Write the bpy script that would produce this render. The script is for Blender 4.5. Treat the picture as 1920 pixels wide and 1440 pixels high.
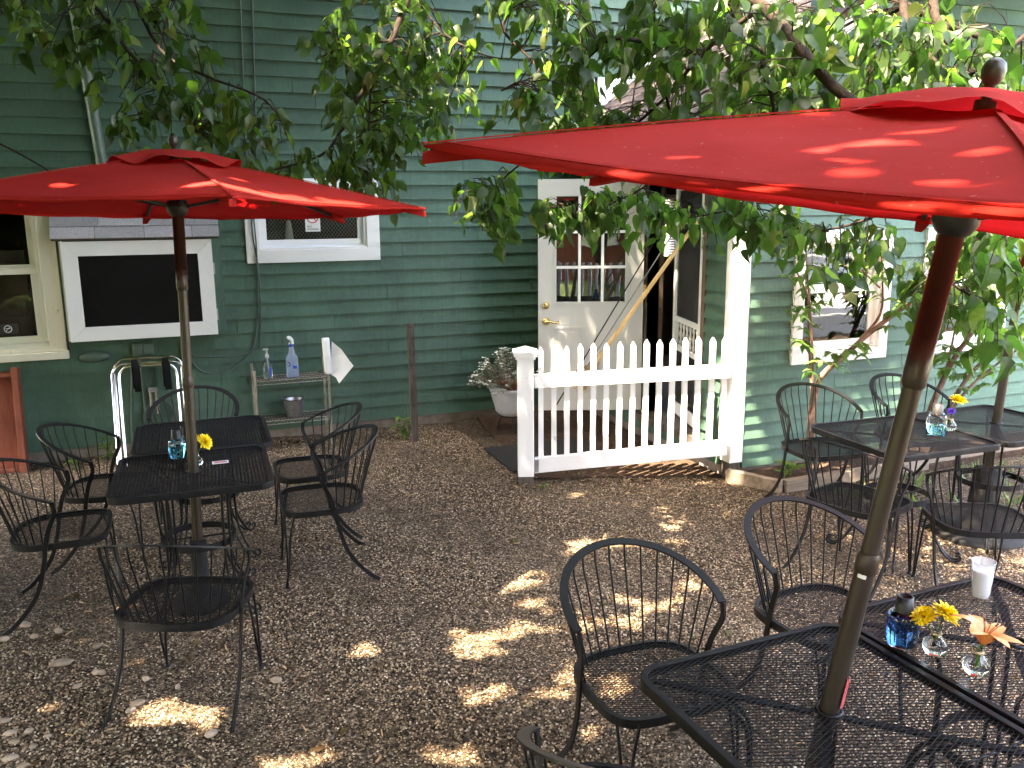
import bpy, math, random
import numpy as np
from mathutils import Vector, Matrix
R_ = math.radians
for o in list(bpy.data.objects): bpy.data.objects.remove(o, do_unlink=True)
S = bpy.context.scene
C = S.collection
# ------------------------------------------------------------------ camera, sky, sun, exposure
CAM_H, FPX, PITCH, ROLL, YAW = 2.0, 1600.0, R_(11.5), R_(-0.5), R_(21.1)
_cp, _sp, _cr, _sr, _cy, _sy = math.cos(PITCH), math.sin(PITCH), math.cos(ROLL), math.sin(ROLL), math.cos(YAW), math.sin(YAW)
RM = (np.array([[_cr, -_sr, 0], [_sr, _cr, 0], [0, 0, 1]]) @ np.array([[1, 0, 0], [0, -_sp, -_cp], [0, _cp, -_sp]])
      @ np.array([[_cy, -_sy, 0], [_sy, _cy, 0], [0, 0, 1]]))          # rows: right, down, forward
cam = bpy.data.cameras.new('camera'); camo = bpy.data.objects.new('camera', cam); C.objects.link(camo)
cam.sensor_fit = 'HORIZONTAL'; cam.sensor_width = 36.0; cam.lens = 36.0 * FPX / 1920.0
cam.clip_start = 0.05; cam.clip_end = 600
M = Matrix(((RM[0][0], -RM[1][0], -RM[2][0], 0), (RM[0][1], -RM[1][1], -RM[2][1], 0), (RM[0][2], -RM[1][2], -RM[2][2], CAM_H), (0, 0, 0, 1)))
camo.matrix_world = M
S.camera = camo
SUN = Vector((0.42, 0.16, -0.88)).normalized()                            # the way sunlight travels
w = bpy.data.worlds.new('World'); S.world = w; w.use_nodes = True
nt = w.node_tree; bg = nt.nodes['Background']
sky = nt.nodes.new('ShaderNodeTexSky'); sky.sky_type = 'NISHITA'; sky.sun_disc = False
sky.sun_elevation = math.asin(-SUN.z); sky.sun_rotation = math.atan2(-SUN.x, -SUN.y)
sky.air_density = 1.0; sky.dust_density = 4.0; sky.ozone_density = 0.6
nt.links.new(sky.outputs[0], bg.inputs[0]); bg.inputs[1].default_value = 0.15
sl = bpy.data.lights.new('sun', 'SUN'); sl.energy = 2.0; sl.angle = R_(0.7); sl.color = (1.0, 0.9, 0.74)
so = bpy.data.objects.new('sun', sl); C.objects.link(so); so.location = (-6, -5, 14)
so.rotation_euler = SUN.to_track_quat('-Z', 'Y').to_euler()
S.view_settings.view_transform = 'Standard'; S.view_settings.look = 'None'
S.view_settings.exposure = 5.2; S.view_settings.gamma = 1.0; S.view_settings.use_curve_mapping = False
S.view_settings.use_white_balance = True; S.view_settings.white_balance_temperature = 7600; S.view_settings.white_balance_tint = 14
S.render.engine = 'CYCLES'

# ------------------------------------------------------------------ placing helpers: a sight line met with a plane
def ray(x, y): return RM.T @ np.array([(x - 960) / FPX, (y - 720) / FPX, 1.0])
def onz(x, y, z=0.0):
    d = ray(x, y); t = (z - CAM_H) / d[2]; return Vector((d[0] * t, d[1] * t, z))
def ony(x, y, Y):
    d = ray(x, y); t = Y / d[1]; return Vector((d[0] * t, Y, CAM_H + d[2] * t))
def onx(x, y, X):
    d = ray(x, y); t = X / d[0]; return Vector((X, d[1] * t, CAM_H + d[2] * t))
def at(x, y, dist):
    d = ray(x, y); return Vector((d[0] * dist, d[1] * dist, CAM_H + d[2] * dist))
def proj(P):
    q = RM @ np.array([P[0], P[1], P[2] - CAM_H]); return 960 + FPX * q[0] / q[2], 720 + FPX * q[1] / q[2], q[2]

# ------------------------------------------------------------------ materials
def mat(name):
    m = bpy.data.materials.new(name); m.use_nodes = True
    return m, m.node_tree, m.node_tree.nodes['Principled BSDF']
def N(nt, t, **k):
    n = nt.nodes.new(t)
    for a, v in k.items():
        if a[0] == '_': n.inputs[int(a[1:])].default_value = v
        else: setattr(n, a, v)
    return n
def ramp(nt, fac, stops):
    r = N(nt, 'ShaderNodeValToRGB'); e = r.color_ramp.elements
    while len(e) < len(stops): e.new(0.5)
    for i, (p, c) in enumerate(stops): e[i].position = p; e[i].color = (*c, 1) if len(c) == 3 else c
    nt.links.new(fac, r.inputs[0]); return r
def noise(nt, scale, detail=4, rough=.6, vec=None, coord='Object', stretch=None):
    tc = N(nt, 'ShaderNodeTexCoord'); src = tc.outputs[coord]
    if stretch:
        mp = N(nt, 'ShaderNodeMapping'); mp.inputs['Scale'].default_value = stretch
        nt.links.new(src, mp.inputs[0]); src = mp.outputs[0]
    n = N(nt, 'ShaderNodeTexNoise'); n.inputs['Scale'].default_value = scale; n.inputs['Detail'].default_value = detail
    n.inputs['Roughness'].default_value = rough
    nt.links.new(src, n.inputs['Vector']); return n
def bump(nt, b, h, strength=.3, dist=.01):
    bm = N(nt, 'ShaderNodeBump'); bm.inputs['Strength'].default_value = strength; bm.inputs['Distance'].default_value = dist
    nt.links.new(h, bm.inputs['Height']); nt.links.new(bm.outputs[0], b.inputs['Normal'])
def mixc(nt, fac, a, b, mode='MIX'):
    m = N(nt, 'ShaderNodeMix', data_type='RGBA', blend_type=mode)
    for sck, v in ((m.inputs[0], fac), (m.inputs[6], a), (m.inputs[7], b)):
        if hasattr(v, 'links') or hasattr(v, 'is_linked'): nt.links.new(v, sck)
        else: sck.default_value = v if not isinstance(v, tuple) else (*v, 1)
    return m.outputs[2]
def varied(name, ca, cb, scale=8, rough=.5, spec=.4, metal=0., bumps=None, stretch=None, rnd=0.0):
    m, nt, b = mat(name)
    n = noise(nt, scale, stretch=stretch)
    r = ramp(nt, n.outputs[0], [(.3, ca), (.7, cb)])
    col = r.outputs[0]
    if rnd:
        oi = N(nt, 'ShaderNodeObjectInfo'); mr = N(nt, 'ShaderNodeMapRange'); mr.inputs[3].default_value = 1 - rnd; mr.inputs[4].default_value = 1 + rnd
        nt.links.new(oi.outputs['Random'], mr.inputs[0])
        hs = N(nt, 'ShaderNodeHueSaturation'); nt.links.new(mr.outputs[0], hs.inputs['Value']); nt.links.new(col, hs.inputs['Color']); col = hs.outputs[0]
    nt.links.new(col, b.inputs['Base Color'])
    b.inputs['Roughness'].default_value = rough; b.inputs['Metallic'].default_value = metal; b.inputs['Specular IOR Level'].default_value = spec
    if bumps: bump(nt, b, noise(nt, bumps[0], 6, stretch=stretch).outputs[0], bumps[1], bumps[2])
    return m
MT = {}
def siding_mat():
    m, nt, b = mat('green_siding_paint')
    big = noise(nt, 1.3, 5)
    grain = noise(nt, 60, 6, .65, stretch=(1, 1, .07))
    vert = noise(nt, 55, 4, .6, stretch=(1.0, 1.0, .03))
    oi = N(nt, 'ShaderNodeObjectInfo')
    c = ramp(nt, big.outputs[0], [(.3, (.043, .096, .066)), (.52, (.053, .115, .080)), (.72, (.067, .135, .098))]).outputs[0]
    vr = ramp(nt, vert.outputs[0], [(.32, (.80, .82, .82)), (.6, (1.04, 1.04, 1.04))]).outputs[0]
    c = mixc(nt, .8, c, vr, 'MULTIPLY')
    mr = N(nt, 'ShaderNodeMapRange'); mr.inputs[3].default_value = .9; mr.inputs[4].default_value = 1.09
    nt.links.new(oi.outputs['Random'], mr.inputs[0])
    hs = N(nt, 'ShaderNodeHueSaturation'); nt.links.new(mr.outputs[0], hs.inputs['Value']); nt.links.new(c, hs.inputs['Color'])
    sc = noise(nt, 9, 8, .75)
    chips = ramp(nt, sc.outputs[0], [(.665, (0, 0, 0)), (.70, (1, 1, 1))])
    c2 = mixc(nt, chips.outputs[0], hs.outputs[0], (.11, .15, .13))
    dz = noise(nt, 3.0, 6, .7)
    dirt = ramp(nt, dz.outputs[0], [(.5, (0, 0, 0)), (.75, (.55, .55, .55))])
    c2 = mixc(nt, dirt.outputs[0], c2, (.03, .047, .035))
    nt.links.new(c2, b.inputs['Base Color'])
    b.inputs['Roughness'].default_value = .55; b.inputs['Specular IOR Level'].default_value = .35
    bump(nt, b, grain.outputs[0], .35, .004)
    return m
MT['siding'] = siding_mat()
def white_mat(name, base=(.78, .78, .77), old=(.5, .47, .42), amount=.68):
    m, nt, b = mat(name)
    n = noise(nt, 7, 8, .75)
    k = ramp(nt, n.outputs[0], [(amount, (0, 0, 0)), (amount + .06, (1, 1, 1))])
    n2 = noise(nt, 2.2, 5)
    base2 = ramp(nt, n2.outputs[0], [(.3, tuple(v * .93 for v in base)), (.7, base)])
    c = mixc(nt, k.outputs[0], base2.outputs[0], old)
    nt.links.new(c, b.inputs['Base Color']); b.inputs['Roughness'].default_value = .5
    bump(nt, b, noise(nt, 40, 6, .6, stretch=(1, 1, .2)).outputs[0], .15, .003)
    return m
MT['white'] = white_mat('white_trim_paint')
MT['fence'] = white_mat('white_fence_paint', (.82, .82, .83), (.46, .44, .45), .615)
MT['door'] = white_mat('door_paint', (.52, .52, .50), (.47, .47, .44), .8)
MT['cream'] = white_mat('cream_window_paint', (.56, .55, .46), (.28, .25, .18), .63)
MT['black'] = varied('black_enamel', (.006, .006, .007), (.011, .011, .012), 30, .42, .24, bumps=(90, .12, .002))
MT['bronze'] = varied('bronze_pole', (.034, .025, .018), (.055, .042, .032), 14, .36, .5, .35, stretch=(1, 1, .2))
MT['dark'] = varied('dark_plastic', (.012, .012, .012), (.02, .02, .02), 20, .45)
MT['chalk'] = varied('chalkboard', (.003, .003, .003), (.007, .007, .007), 3, .6, .12)
MT['chrome'] = varied('chrome', (.75, .75, .78), (.82, .82, .84), 5, .12, .5, 1.)
MT['zinc'] = varied('galvanised_metal', (.35, .36, .38), (.55, .56, .58), 25, .38, .5, .9, bumps=(30, .2, .004))
MT['wire'] = varied('shelf_wire', (.25, .23, .19), (.42, .4, .34), 18, .4, .5, .8)
MT['brass'] = varied('brass', (.6, .42, .16), (.72, .52, .24), 8, .22, .5, 1.)
MT['redwood'] = varied('red_stained_wood', (.13, .032, .018), (.23, .065, .035), 6, .65, .3, bumps=(30, .3, .004), stretch=(3, 3, .3))
MT['brown'] = varied('brown_jamb', (.10, .065, .045), (.15, .10, .07), 6, .5)
MT['weathered'] = varied('weathered_wood', (.05, .04, .033), (.12, .10, .085), 16, .85, .2, bumps=(40, .5, .006), stretch=(2, 2, .25))
MT['timber'] = varied('bed_timber', (.14, .105, .075), (.26, .21, .16), 12, .85, .2, bumps=(40, .5, .006), stretch=(.3, 2, 2))
MT['concrete'] = varied('foundation', (.16, .13, .11), (.27, .23, .20), 12, .9, .2, bumps=(60, .4, .006))
MT['soil'] = varied('bed_soil', (.035, .022, .015), (.085, .055, .038), 35, .95, .1, bumps=(45, .9, .03))
MT['bark'] = varied('bark', (.010, .007, .005), (.036, .024, .018), 22, .9, .2, bumps=(40, .8, .012), stretch=(1, 1, .5))
MT['stem'] = varied('shrub_stem', (.10, .062, .045), (.23, .15, .11), 18, .8, .2, bumps=(50, .6, .005))
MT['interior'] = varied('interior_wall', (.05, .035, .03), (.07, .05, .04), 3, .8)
MT['mat'] = varied('rubber_mat', (.012, .012, .012), (.022, .021, .02), 60, .8, .2, bumps=(120, .5, .004))
MT['green_paint'] = varied('green_painted_metal', (.05, .088, .068), (.07, .112, .09), 12, .4, .5)
MT['pot'] = varied('white_pot', (.34, .34, .36), (.44, .44, .46), 7, .4)
MT['terra'] = varied('terracotta', (.13, .05, .03), (.18, .075, .045), 9, .7)
MT['handle_wood'] = varied('broom_wood', (.42, .28, .12), (.58, .42, .2), 9, .45, stretch=(1, 1, .1))
MT['bristle'] = varied('broom_corn', (.35, .2, .1), (.5, .33, .18), 60, .8)
MT['paper'] = varied('white_paper', (.74, .74, .74), (.8, .8, .8), 9, .6)
MT['pinkprint'] = varied('pink_print', (.6, .15, .16), (.7, .2, .2), 60, .6)
MT['redink'] = varied('red_ink', (.55, .04, .03), (.6, .06, .04), 20, .5)
MT['blackink'] = varied('black_ink', (.02, .02, .02), (.03, .03, .03), 20, .5)
MT['blueprint'] = varied('blue_print', (.03, .05, .32), (.05, .08, .42), 20, .5)
MT['strap'] = varied('black_webbing', (.007, .007, .008), (.012, .012, .013), 80, .85, .1)
MT['yellow'] = varied('yellow_petal', (.85, .6, .008), (.92, .72, .03), 30, .6)
MT['orange'] = varied('lily_petal', (.80, .20, .035), (.9, .36, .12), 18, .5)
MT['purple'] = varied('purple_petal', (.06, .02, .3), (.1, .04, .42), 30, .6)
MT['whitepetal'] = varied('white_petal', (.5, .55, .45), (.78, .8, .74), 40, .6)
MT['rope'] = varied('twine', (.5, .36, .2), (.62, .46, .28), 60, .8)
MT['cord'] = varied('cable_jacket', (.055, .08, .066), (.075, .105, .09), 10, .5)
MT['steel_cord'] = varied('steel_rod', (.16, .16, .17), (.24, .24, .25), 10, .4, .5, .6)
MT['redtag'] = varied('red_tag', (.42, .05, .06), (.5, .1, .1), 30, .5)
def glass(name, col, rough=0.0, tr=1.0, ior=1.45):
    m, nt, b = mat(name); b.inputs['Base Color'].default_value = (*col, 1); b.inputs['Transmission Weight'].default_value = tr
    b.inputs['Roughness'].default_value = rough; b.inputs['IOR'].default_value = ior
    n = noise(nt, 12, 2); bump(nt, b, n.outputs[0], .04, .004); return m
MT['clear'] = glass('clear_glass', (.93, .95, .96))
MT['blue'] = glass('blue_oil', (.12, .5, .72))
MT['teal'] = glass('teal_oil', (.25, .68, .82))
MT['navy'] = glass('navy_oil', (.03, .10, .30))
def plastic_mat():
    m, nt, b = mat('clear_plastic'); b.inputs['Base Color'].default_value = (.8, .8, .84, 1); b.inputs['Roughness'].default_value = .2
    tr = N(nt, 'ShaderNodeBsdfTransparent'); mx = N(nt, 'ShaderNodeMixShader'); mx.inputs[0].default_value = .35
    nt.links.new(tr.outputs[0], mx.inputs[1]); nt.links.new(b.outputs[0], mx.inputs[2]); nt.links.new(mx.outputs[0], nt.nodes['Material Output'].inputs[0]); return m
MT['plastic'] = plastic_mat()
MT['bluewater'] = glass('pale_blue_cleaner', (.55, .68, .9), .35, .75)
MT['milk'] = varied('white_candle_wax', (.78, .77, .75), (.82, .81, .79), 10, .4)
def pane_mat(name, tint, rough=.015, ior=1.9):
    # window glass in front of a dark room: the pane itself reflects sharply and lets a little of the room through
    m, nt, b = mat(name)
    tr = N(nt, 'ShaderNodeBsdfTransparent'); tr.inputs[0].default_value = (*tint, 1)
    gl = N(nt, 'ShaderNodeBsdfGlossy'); gl.inputs['Roughness'].default_value = rough; gl.inputs[0].default_value = (.95, .97, .97, 1)
    fr = N(nt, 'ShaderNodeFresnel'); fr.inputs[0].default_value = ior
    mx = N(nt, 'ShaderNodeMixShader')
    bm = N(nt, 'ShaderNodeBump'); bm.inputs['Strength'].default_value = .05; bm.inputs['Distance'].default_value = .02
    nt.links.new(noise(nt, 2.5, 2).outputs[0], bm.inputs['Height'])
    nt.links.new(bm.outputs[0], gl.inputs['Normal'])
    nt.links.new(fr.outputs[0], mx.inputs[0]); nt.links.new(tr.outputs[0], mx.inputs[1]); nt.links.new(gl.outputs[0], mx.inputs[2])
    nt.links.new(mx.outputs[0], nt.nodes['Material Output'].inputs[0]); return m
MT['pane_dark'] = pane_mat('dim_reflection_pane', (.75, .78, .76), .015, 1.3)  # same glass with its reflection cut so these panes look dark
MT['pane'] = pane_mat('window_pane', (.75, .78, .76))
def screen_mat():
    m, nt, b = mat('insect_screen')
    b.inputs['Base Color'].default_value = (.03, .03, .03, 1); b.inputs['Alpha'].default_value = .62; b.inputs['Roughness'].default_value = .7
    return m
MT['screen'] = screen_mat()
def cloth_mat():
    m, nt, b = mat('red_canvas')
    n = noise(nt, 5, 6, .65); wv = noise(nt, 420, 2)
    c = ramp(nt, n.outputs[0], [(.3, (.30, .0165, .0125)), (.7, (.36, .0215, .016))]).outputs[0]
    fd = noise(nt, 1.6, 4); c = mixc(nt, ramp(nt, fd.outputs[0], [(.45, (0, 0, 0)), (.8, (.35, .35, .35))]).outputs[0], c, (.50, .06, .06))
    sp = noise(nt, 70, 2, .5); c = mixc(nt, ramp(nt, sp.outputs[0], [(.71, (0, 0, 0)), (.75, (.5, .5, .5))]).outputs[0], c, (.6, .25, .2))
    nt.links.new(c, b.inputs['Base Color']); b.inputs['Roughness'].default_value = .9; b.inputs['Specular IOR Level'].default_value = .05
    wr = noise(nt, 9, 4, .55); bump(nt, b, wr.outputs[0], .22, .012)
    t = N(nt, 'ShaderNodeBsdfTranslucent'); t.inputs[0].default_value = (.7, .012, .016, 1)
    mx = N(nt, 'ShaderNodeMixShader'); mx.inputs[0].default_value = .22
    nt.links.new(b.outputs[0], mx.inputs[1]); nt.links.new(t.outputs[0], mx.inputs[2]); nt.links.new(mx.outputs[0], nt.nodes['Material Output'].inputs[0])
    return m
MT['canvas'] = cloth_mat()
def leaf_mat(name, stops, trans):
    m, nt, b = mat(name)
    a = N(nt, 'ShaderNodeAttribute'); a.attribute_name = 'rnd'
    oi = N(nt, 'ShaderNodeObjectInfo'); ad = N(nt, 'ShaderNodeMath', operation='ADD'); fr = N(nt, 'ShaderNodeMath', operation='FRACT')
    nt.links.new(a.outputs['Fac'], ad.inputs[0]); nt.links.new(oi.outputs['Random'], ad.inputs[1]); nt.links.new(ad.outputs[0], fr.inputs[0])
    c = ramp(nt, fr.outputs[0], stops).outputs[0]
    nn = noise(nt, 30, 4); c = mixc(nt, .5, c, ramp(nt, nn.outputs[0], [(.3, (.75, .75, .75)), (.7, (1.15, 1.15, 1.1))]).outputs[0], 'MULTIPLY')
    nt.links.new(c, b.inputs['Base Color']); b.inputs['Roughness'].default_value = .42; b.inputs['Specular IOR Level'].default_value = .45
    t = N(nt, 'ShaderNodeBsdfTranslucent')
    tc = ramp(nt, fr.outputs[0], [(p, tuple(v * k for v, k in zip(cc, trans))) for p, cc in stops]).outputs[0]
    nt.links.new(tc, t.inputs[0])
    mx = N(nt, 'ShaderNodeMixShader'); mx.inputs[0].default_value = .52
    nt.links.new(b.outputs[0], mx.inputs[1]); nt.links.new(t.outputs[0], mx.inputs[2]); nt.links.new(mx.outputs[0], nt.nodes['Material Output'].inputs[0])
    return m
MT['leaf'] = leaf_mat('linden_leaf', [(0, (.016, .036, .009)), (.45, (.026, .056, .013)), (.80, (.043, .080, .019)), (.95, (.075, .115, .029)), (1, (.09, .085, .032))], (2.9, 3.4, 1.6))
MT['shrubleaf'] = leaf_mat('shrub_leaf', [(0, (.05, .11, .03)), (.5, (.075, .15, .04)), (1, (.1, .18, .06))], (2.8, 2.8, 1.8))
def ground_mat():
    m, nt, b = mat('gravel_ground')
    tc = N(nt, 'ShaderNodeTexCoord')
    v = N(nt, 'ShaderNodeTexVoronoi'); v.inputs['Scale'].default_value = 95; nt.links.new(tc.outputs['Object'], v.inputs[0])
    v2 = N(nt, 'ShaderNodeTexVoronoi', feature='DISTANCE_TO_EDGE'); v2.inputs['Scale'].default_value = 95; nt.links.new(tc.outputs['Object'], v2.inputs[0])
    sep = N(nt, 'ShaderNodeSeparateColor'); nt.links.new(v.outputs['Color'], sep.inputs[0])
    c = ramp(nt, sep.outputs[0], [(p, tuple(v * .45 for v in q)) for p, q in GRAVEL]).outputs[0]
    big = noise(nt, .9, 5); c = mixc(nt, .7, c, ramp(nt, big.outputs[0], [(.35, (.62, .56, .54)), (.65, (1.1, 1.05, .95))]).outputs[0], 'MULTIPLY')
    nt.links.new(c, b.inputs['Base Color']); b.inputs['Roughness'].default_value = .85; b.inputs['Specular IOR Level'].default_value = .2
    rr = ramp(nt, v2.outputs[0], [(0, (0, 0, 0)), (.25, (1, 1, 1))])
    bump(nt, b, rr.outputs[0], .9, .008)
    return m
GRAVEL = [(0, (.031, .021, .0135)), (.25, (.094, .063, .039)), (.5, (.187, .131, .081)), (.75, (.28, .204, .131)), (.93, (.38, .297, .204)), (1, (.54, .46, .36))]
MT['ground'] = ground_mat()
def pebble_mat():
    m, nt, b = mat('pebbles')
    a = N(nt, 'ShaderNodeAttribute', attribute_type='INSTANCER'); a.attribute_name = 'rnd'
    c = ramp(nt, a.outputs['Fac'], GRAVEL).outputs[0]
    big = noise(nt, .9, 5); c = mixc(nt, .6, c, ramp(nt, big.outputs[0], [(.35, (.66, .6, .58)), (.65, (1.1, 1.05, .96))]).outputs[0], 'MULTIPLY')
    nt.links.new(c, b.inputs['Base Color']); b.inputs['Roughness'].default_value = .7; b.inputs['Specular IOR Level'].default_value = .3
    return m
MT['pebble'] = pebble_mat()
MT['stone'] = varied('flat_stone', (.2, .15, .11), (.36, .28, .21), 20, .75, .2, bumps=(50, .4, .004), rnd=.25)
MT['shingle'] = varied('grey_shingle', (.13, .135, .148), (.23, .235, .25), 120, .9, .2, bumps=(220, .7, .004), rnd=.18)
MT['oldshingle'] = varied('worn_shingle', (.045, .036, .032), (.12, .095, .085), 25, .95, .15, bumps=(60, .7, .01), rnd=.35)
MT['grass'] = leaf_mat('weed_leaf', [(0, (.05, .11, .025)), (.6, (.09, .17, .04)), (1, (.14, .2, .06))], (2.5, 2.5, 1.5))
MT['lawn'] = varied('lawn', (.06, .10, .025), (.12, .17, .05), 12, .9, .1, bumps=(60, .6, .02))

# ------------------------------------------------------------------ mesh helpers
class MB:
    def __init__(s): s.v = []; s.f = []; s.sm = []
    def add(s, vs, fs, smooth=False):
        k = len(s.v); s.v += [tuple(p) for p in vs]; s.f += [tuple(i + k for i in f) for f in fs]; s.sm += [smooth] * len(fs); return s
    def box(s, a, b, m=None):
        (x0, y0, z0), (x1, y1, z1) = a, b
        vs = [Vector(p) for p in ((x0, y0, z0), (x1, y0, z0), (x1, y1, z0), (x0, y1, z0), (x0, y0, z1), (x1, y0, z1), (x1, y1, z1), (x0, y1, z1))]
        if m: vs = [m @ p for p in vs]
        return s.add(vs, [(3, 2, 1, 0), (4, 5, 6, 7), (0, 1, 5, 4), (1, 2, 6, 5), (2, 3, 7, 6), (3, 0, 4, 7)])
    def prism(s, poly, ext):                                                # poly: list of 3D points, ext: vector
        n = len(poly); e = Vector(ext); vs = [Vector(p) for p in poly] + [Vector(p) + e for p in poly]
        return s.add(vs, [tuple(range(n - 1, -1, -1)), tuple(range(n, 2 * n))] + [(i, (i + 1) % n, n + (i + 1) % n, n + i) for i in range(n)])
    def tube(s, path, r, n=8, cap=True, closed=False):
        path = [Vector(p) for p in path]; L = len(path); rs = r if isinstance(r, (list, tuple)) else [r] * L
        vs = []; up = None
        for i, p in enumerate(path):
            if closed: t = path[(i + 1) % L] - path[i - 1]
            else: t = path[min(i + 1, L - 1)] - path[max(i - 1, 0)]
            if t.length < 1e-9: t = Vector((0, 0, 1))
            t.normalize()
            if up is None:
                up = t.cross(Vector((0, 0, 1)) if abs(t.z) < .9 else Vector((1, 0, 0))).normalized()
            else:
                up = (up - t * up.dot(t))
                up = up.normalized() if up.length > 1e-6 else t.orthogonal().normalized()
            q = t.cross(up)
            vs += [p + (up * math.cos(2 * math.pi * k / n) + q * math.sin(2 * math.pi * k / n)) * rs[i] for k in range(n)]
        fs = []
        for i in range(L if closed else L - 1):
            a, b2 = i * n, ((i + 1) % L) * n
            fs += [(a + k, a + (k + 1) % n, b2 + (k + 1) % n, b2 + k) for k in range(n)]
        s.add(vs, fs, True)
        if cap and not closed: s.add(vs[:n], [tuple(range(n - 1, -1, -1))]); s.add(vs[-n:], [tuple(range(n))])
        return s
    def ribbon(s, path, wdirs, w, h):                                        # rectangular bar; wdirs: direction(s) of its width
        path = [Vector(p) for p in path]; L = len(path); vs = []
        for i, p in enumerate(path):
            t = (path[min(i + 1, L - 1)] - path[max(i - 1, 0)]).normalized()
            wd = Vector(wdirs[i] if isinstance(wdirs, list) else wdirs); wd = (wd - t * wd.dot(t)).normalized(); q = t.cross(wd)
            vs += [p + wd * w / 2 + q * h / 2, p - wd * w / 2 + q * h / 2, p - wd * w / 2 - q * h / 2, p + wd * w / 2 - q * h / 2]
        fs = []
        for i in range(L - 1):
            a = i * 4; fs += [(a + k, a + (k + 1) % 4, a + 4 + (k + 1) % 4, a + 4 + k) for k in range(4)]
        fs += [(3, 2, 1, 0), tuple(L * 4 - 4 + k for k in range(4))]
        return s.add(vs, fs)
    def lathe(s, prof, c=(0, 0, 0), n=20, cap=True, m=None):
        c = Vector(c); vs = []
        for r, z in prof: vs += [c + Vector((r * math.cos(2 * math.pi * k / n), r * math.sin(2 * math.pi * k / n), z)) for k in range(n)]
        if m: vs = [m @ p for p in vs]
        fs = []
        for i in range(len(prof) - 1):
            a = i * n; fs += [(a + k, a + (k + 1) % n, a + n + (k + 1) % n, a + n + k) for k in range(n)]
        s.add(vs, fs, True)
        if cap: s.add(vs[:n], [tuple(range(n - 1, -1, -1))]); s.add(vs[-n:], [tuple(range(n))])
        return s
    def mesh(s, name, m):
        me = bpy.data.meshes.new(name); me.from_pydata(s.v, [], s.f)
        me.polygons.foreach_set('use_smooth', s.sm); me.materials.append(MT[m] if isinstance(m, str) else m); me.update(); return me
    def build(s, name, m, parent=None, bev=0):
        return link(name, s.mesh(name, m), parent, bev)
def root_of(o):
    while o.parent: o = o.parent
    return o
def link(name, me, parent=None, bev=0):
    o = bpy.data.objects.new(name, me); C.objects.link(o)
    if parent is not None:
        o.parent = parent
        if parent.type == 'EMPTY' and parent.get('abs'): o.matrix_parent_inverse = Matrix.Translation(-parent.location)
    if bev:
        b = o.modifiers.new('bevel', 'BEVEL'); b.width = bev; b.segments = 2; b.limit_method = 'ANGLE'
    return o
def thing(name, label, cat, loc=(0, 0, 0), rz=0, group=None, absolute=True):
    # absolute: its parts are given in world coordinates; otherwise in its own
    o = bpy.data.objects.new(name, None); C.objects.link(o); o.location = loc; o.rotation_euler = (0, 0, rz); o.empty_display_size = .1
    o['label'] = label; o['category'] = cat
    if group: o['group'] = group
    if absolute: o['abs'] = True
    return o
def tag(o, label, cat, group=None):
    o['label'] = label; o['category'] = cat
    if group: o['group'] = group
    return o
KIDS = {}
def copy_tree(o, parent=None):
    c = o.copy(); C.objects.link(c)
    if parent is not None: c.parent = parent
    for ch in [k for k in bpy.data.objects if k.parent == o]: copy_tree(ch, c)
    return c
def arc(c, r, a0, a1, n, ax=(1, 0, 0), ay=(0, 0, 1)):
    c, ax, ay = Vector(c), Vector(ax), Vector(ay)
    return [c + ax * r * math.cos(a0 + (a1 - a0) * i / n) + ay * r * math.sin(a0 + (a1 - a0) * i / n) for i in range(n + 1)]
def smooth(pts, k=4):
    pts = [Vector(p) for p in pts]; out = []
    P = [pts[0] * 2 - pts[1]] + pts + [pts[-1] * 2 - pts[-2]]
    for i in range(1, len(P) - 2):
        for j in range(k):
            t = j / k; a, b, c, d = P[i - 1], P[i], P[i + 1], P[i + 2]
            out.append(.5 * ((2 * b) + (c - a) * t + (2 * a - 5 * b + 4 * c - d) * t * t + (3 * b - a - 3 * c + d) * t ** 3))
    return out + [pts[-1]]
def text_mesh(name, body, size, m, parent, origin, xdir, zdir, align='CENTER', off=.0):
    cu = bpy.data.curves.new(name, 'FONT'); cu.body = body; cu.size = size; cu.align_x = align; cu.extrude = .0006
    to = bpy.data.objects.new(name, cu); C.objects.link(to)
    dg = bpy.context.evaluated_depsgraph_get(); me = bpy.data.meshes.new_from_object(to.evaluated_get(dg))
    bpy.data.objects.remove(to); me.materials.clear(); me.materials.append(MT[m])
    xd, zd = Vector(xdir).normalized(), Vector(zdir).normalized(); nn = xd.cross(zd)
    mm = Matrix(((xd.x, zd.x, nn.x, origin[0]), (xd.y, zd.y, nn.y, origin[1]), (xd.z, zd.z, nn.z, origin[2]), (0, 0, 0, 1)))
    me.transform(mm); return link(name, me, parent)
rng = random.Random(7)

# ------------------------------------------------------------------ the ground
YM, YW, XW = 7.72, 5.15, 3.733                                             # main wall face, wing front face, wing side face
g = MB(); nx, ny = 90, 90
def gz(x, y): return 0.012 * math.sin(x * 2.1 + .4) * math.sin(y * 1.7) + 0.008 * math.sin(x * 5.3 + y * 3.1)
for j in range(ny + 1):
    for i in range(nx + 1):
        x, y = -8 + 20 * i / nx, -6 + 20 * j / ny; g.v.append((x, y, gz(x, y) if 0 < i < nx and 0 < j < ny else 0))
for j in range(ny):
    for i in range(nx): a = j * (nx + 1) + i; g.f.append((a, a + 1, a + nx + 2, a + nx + 1)); g.sm.append(True)
o = g.build('gravel_ground', 'ground'); o['kind'] = 'structure'
o = MB().add([(-150, -150, -.03), (150, -150, -.03), (150, 150, -.03), (-150, 150, -.03)], [(0, 1, 2, 3)]).build('lawn', 'lawn'); o['kind'] = 'structure'

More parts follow.
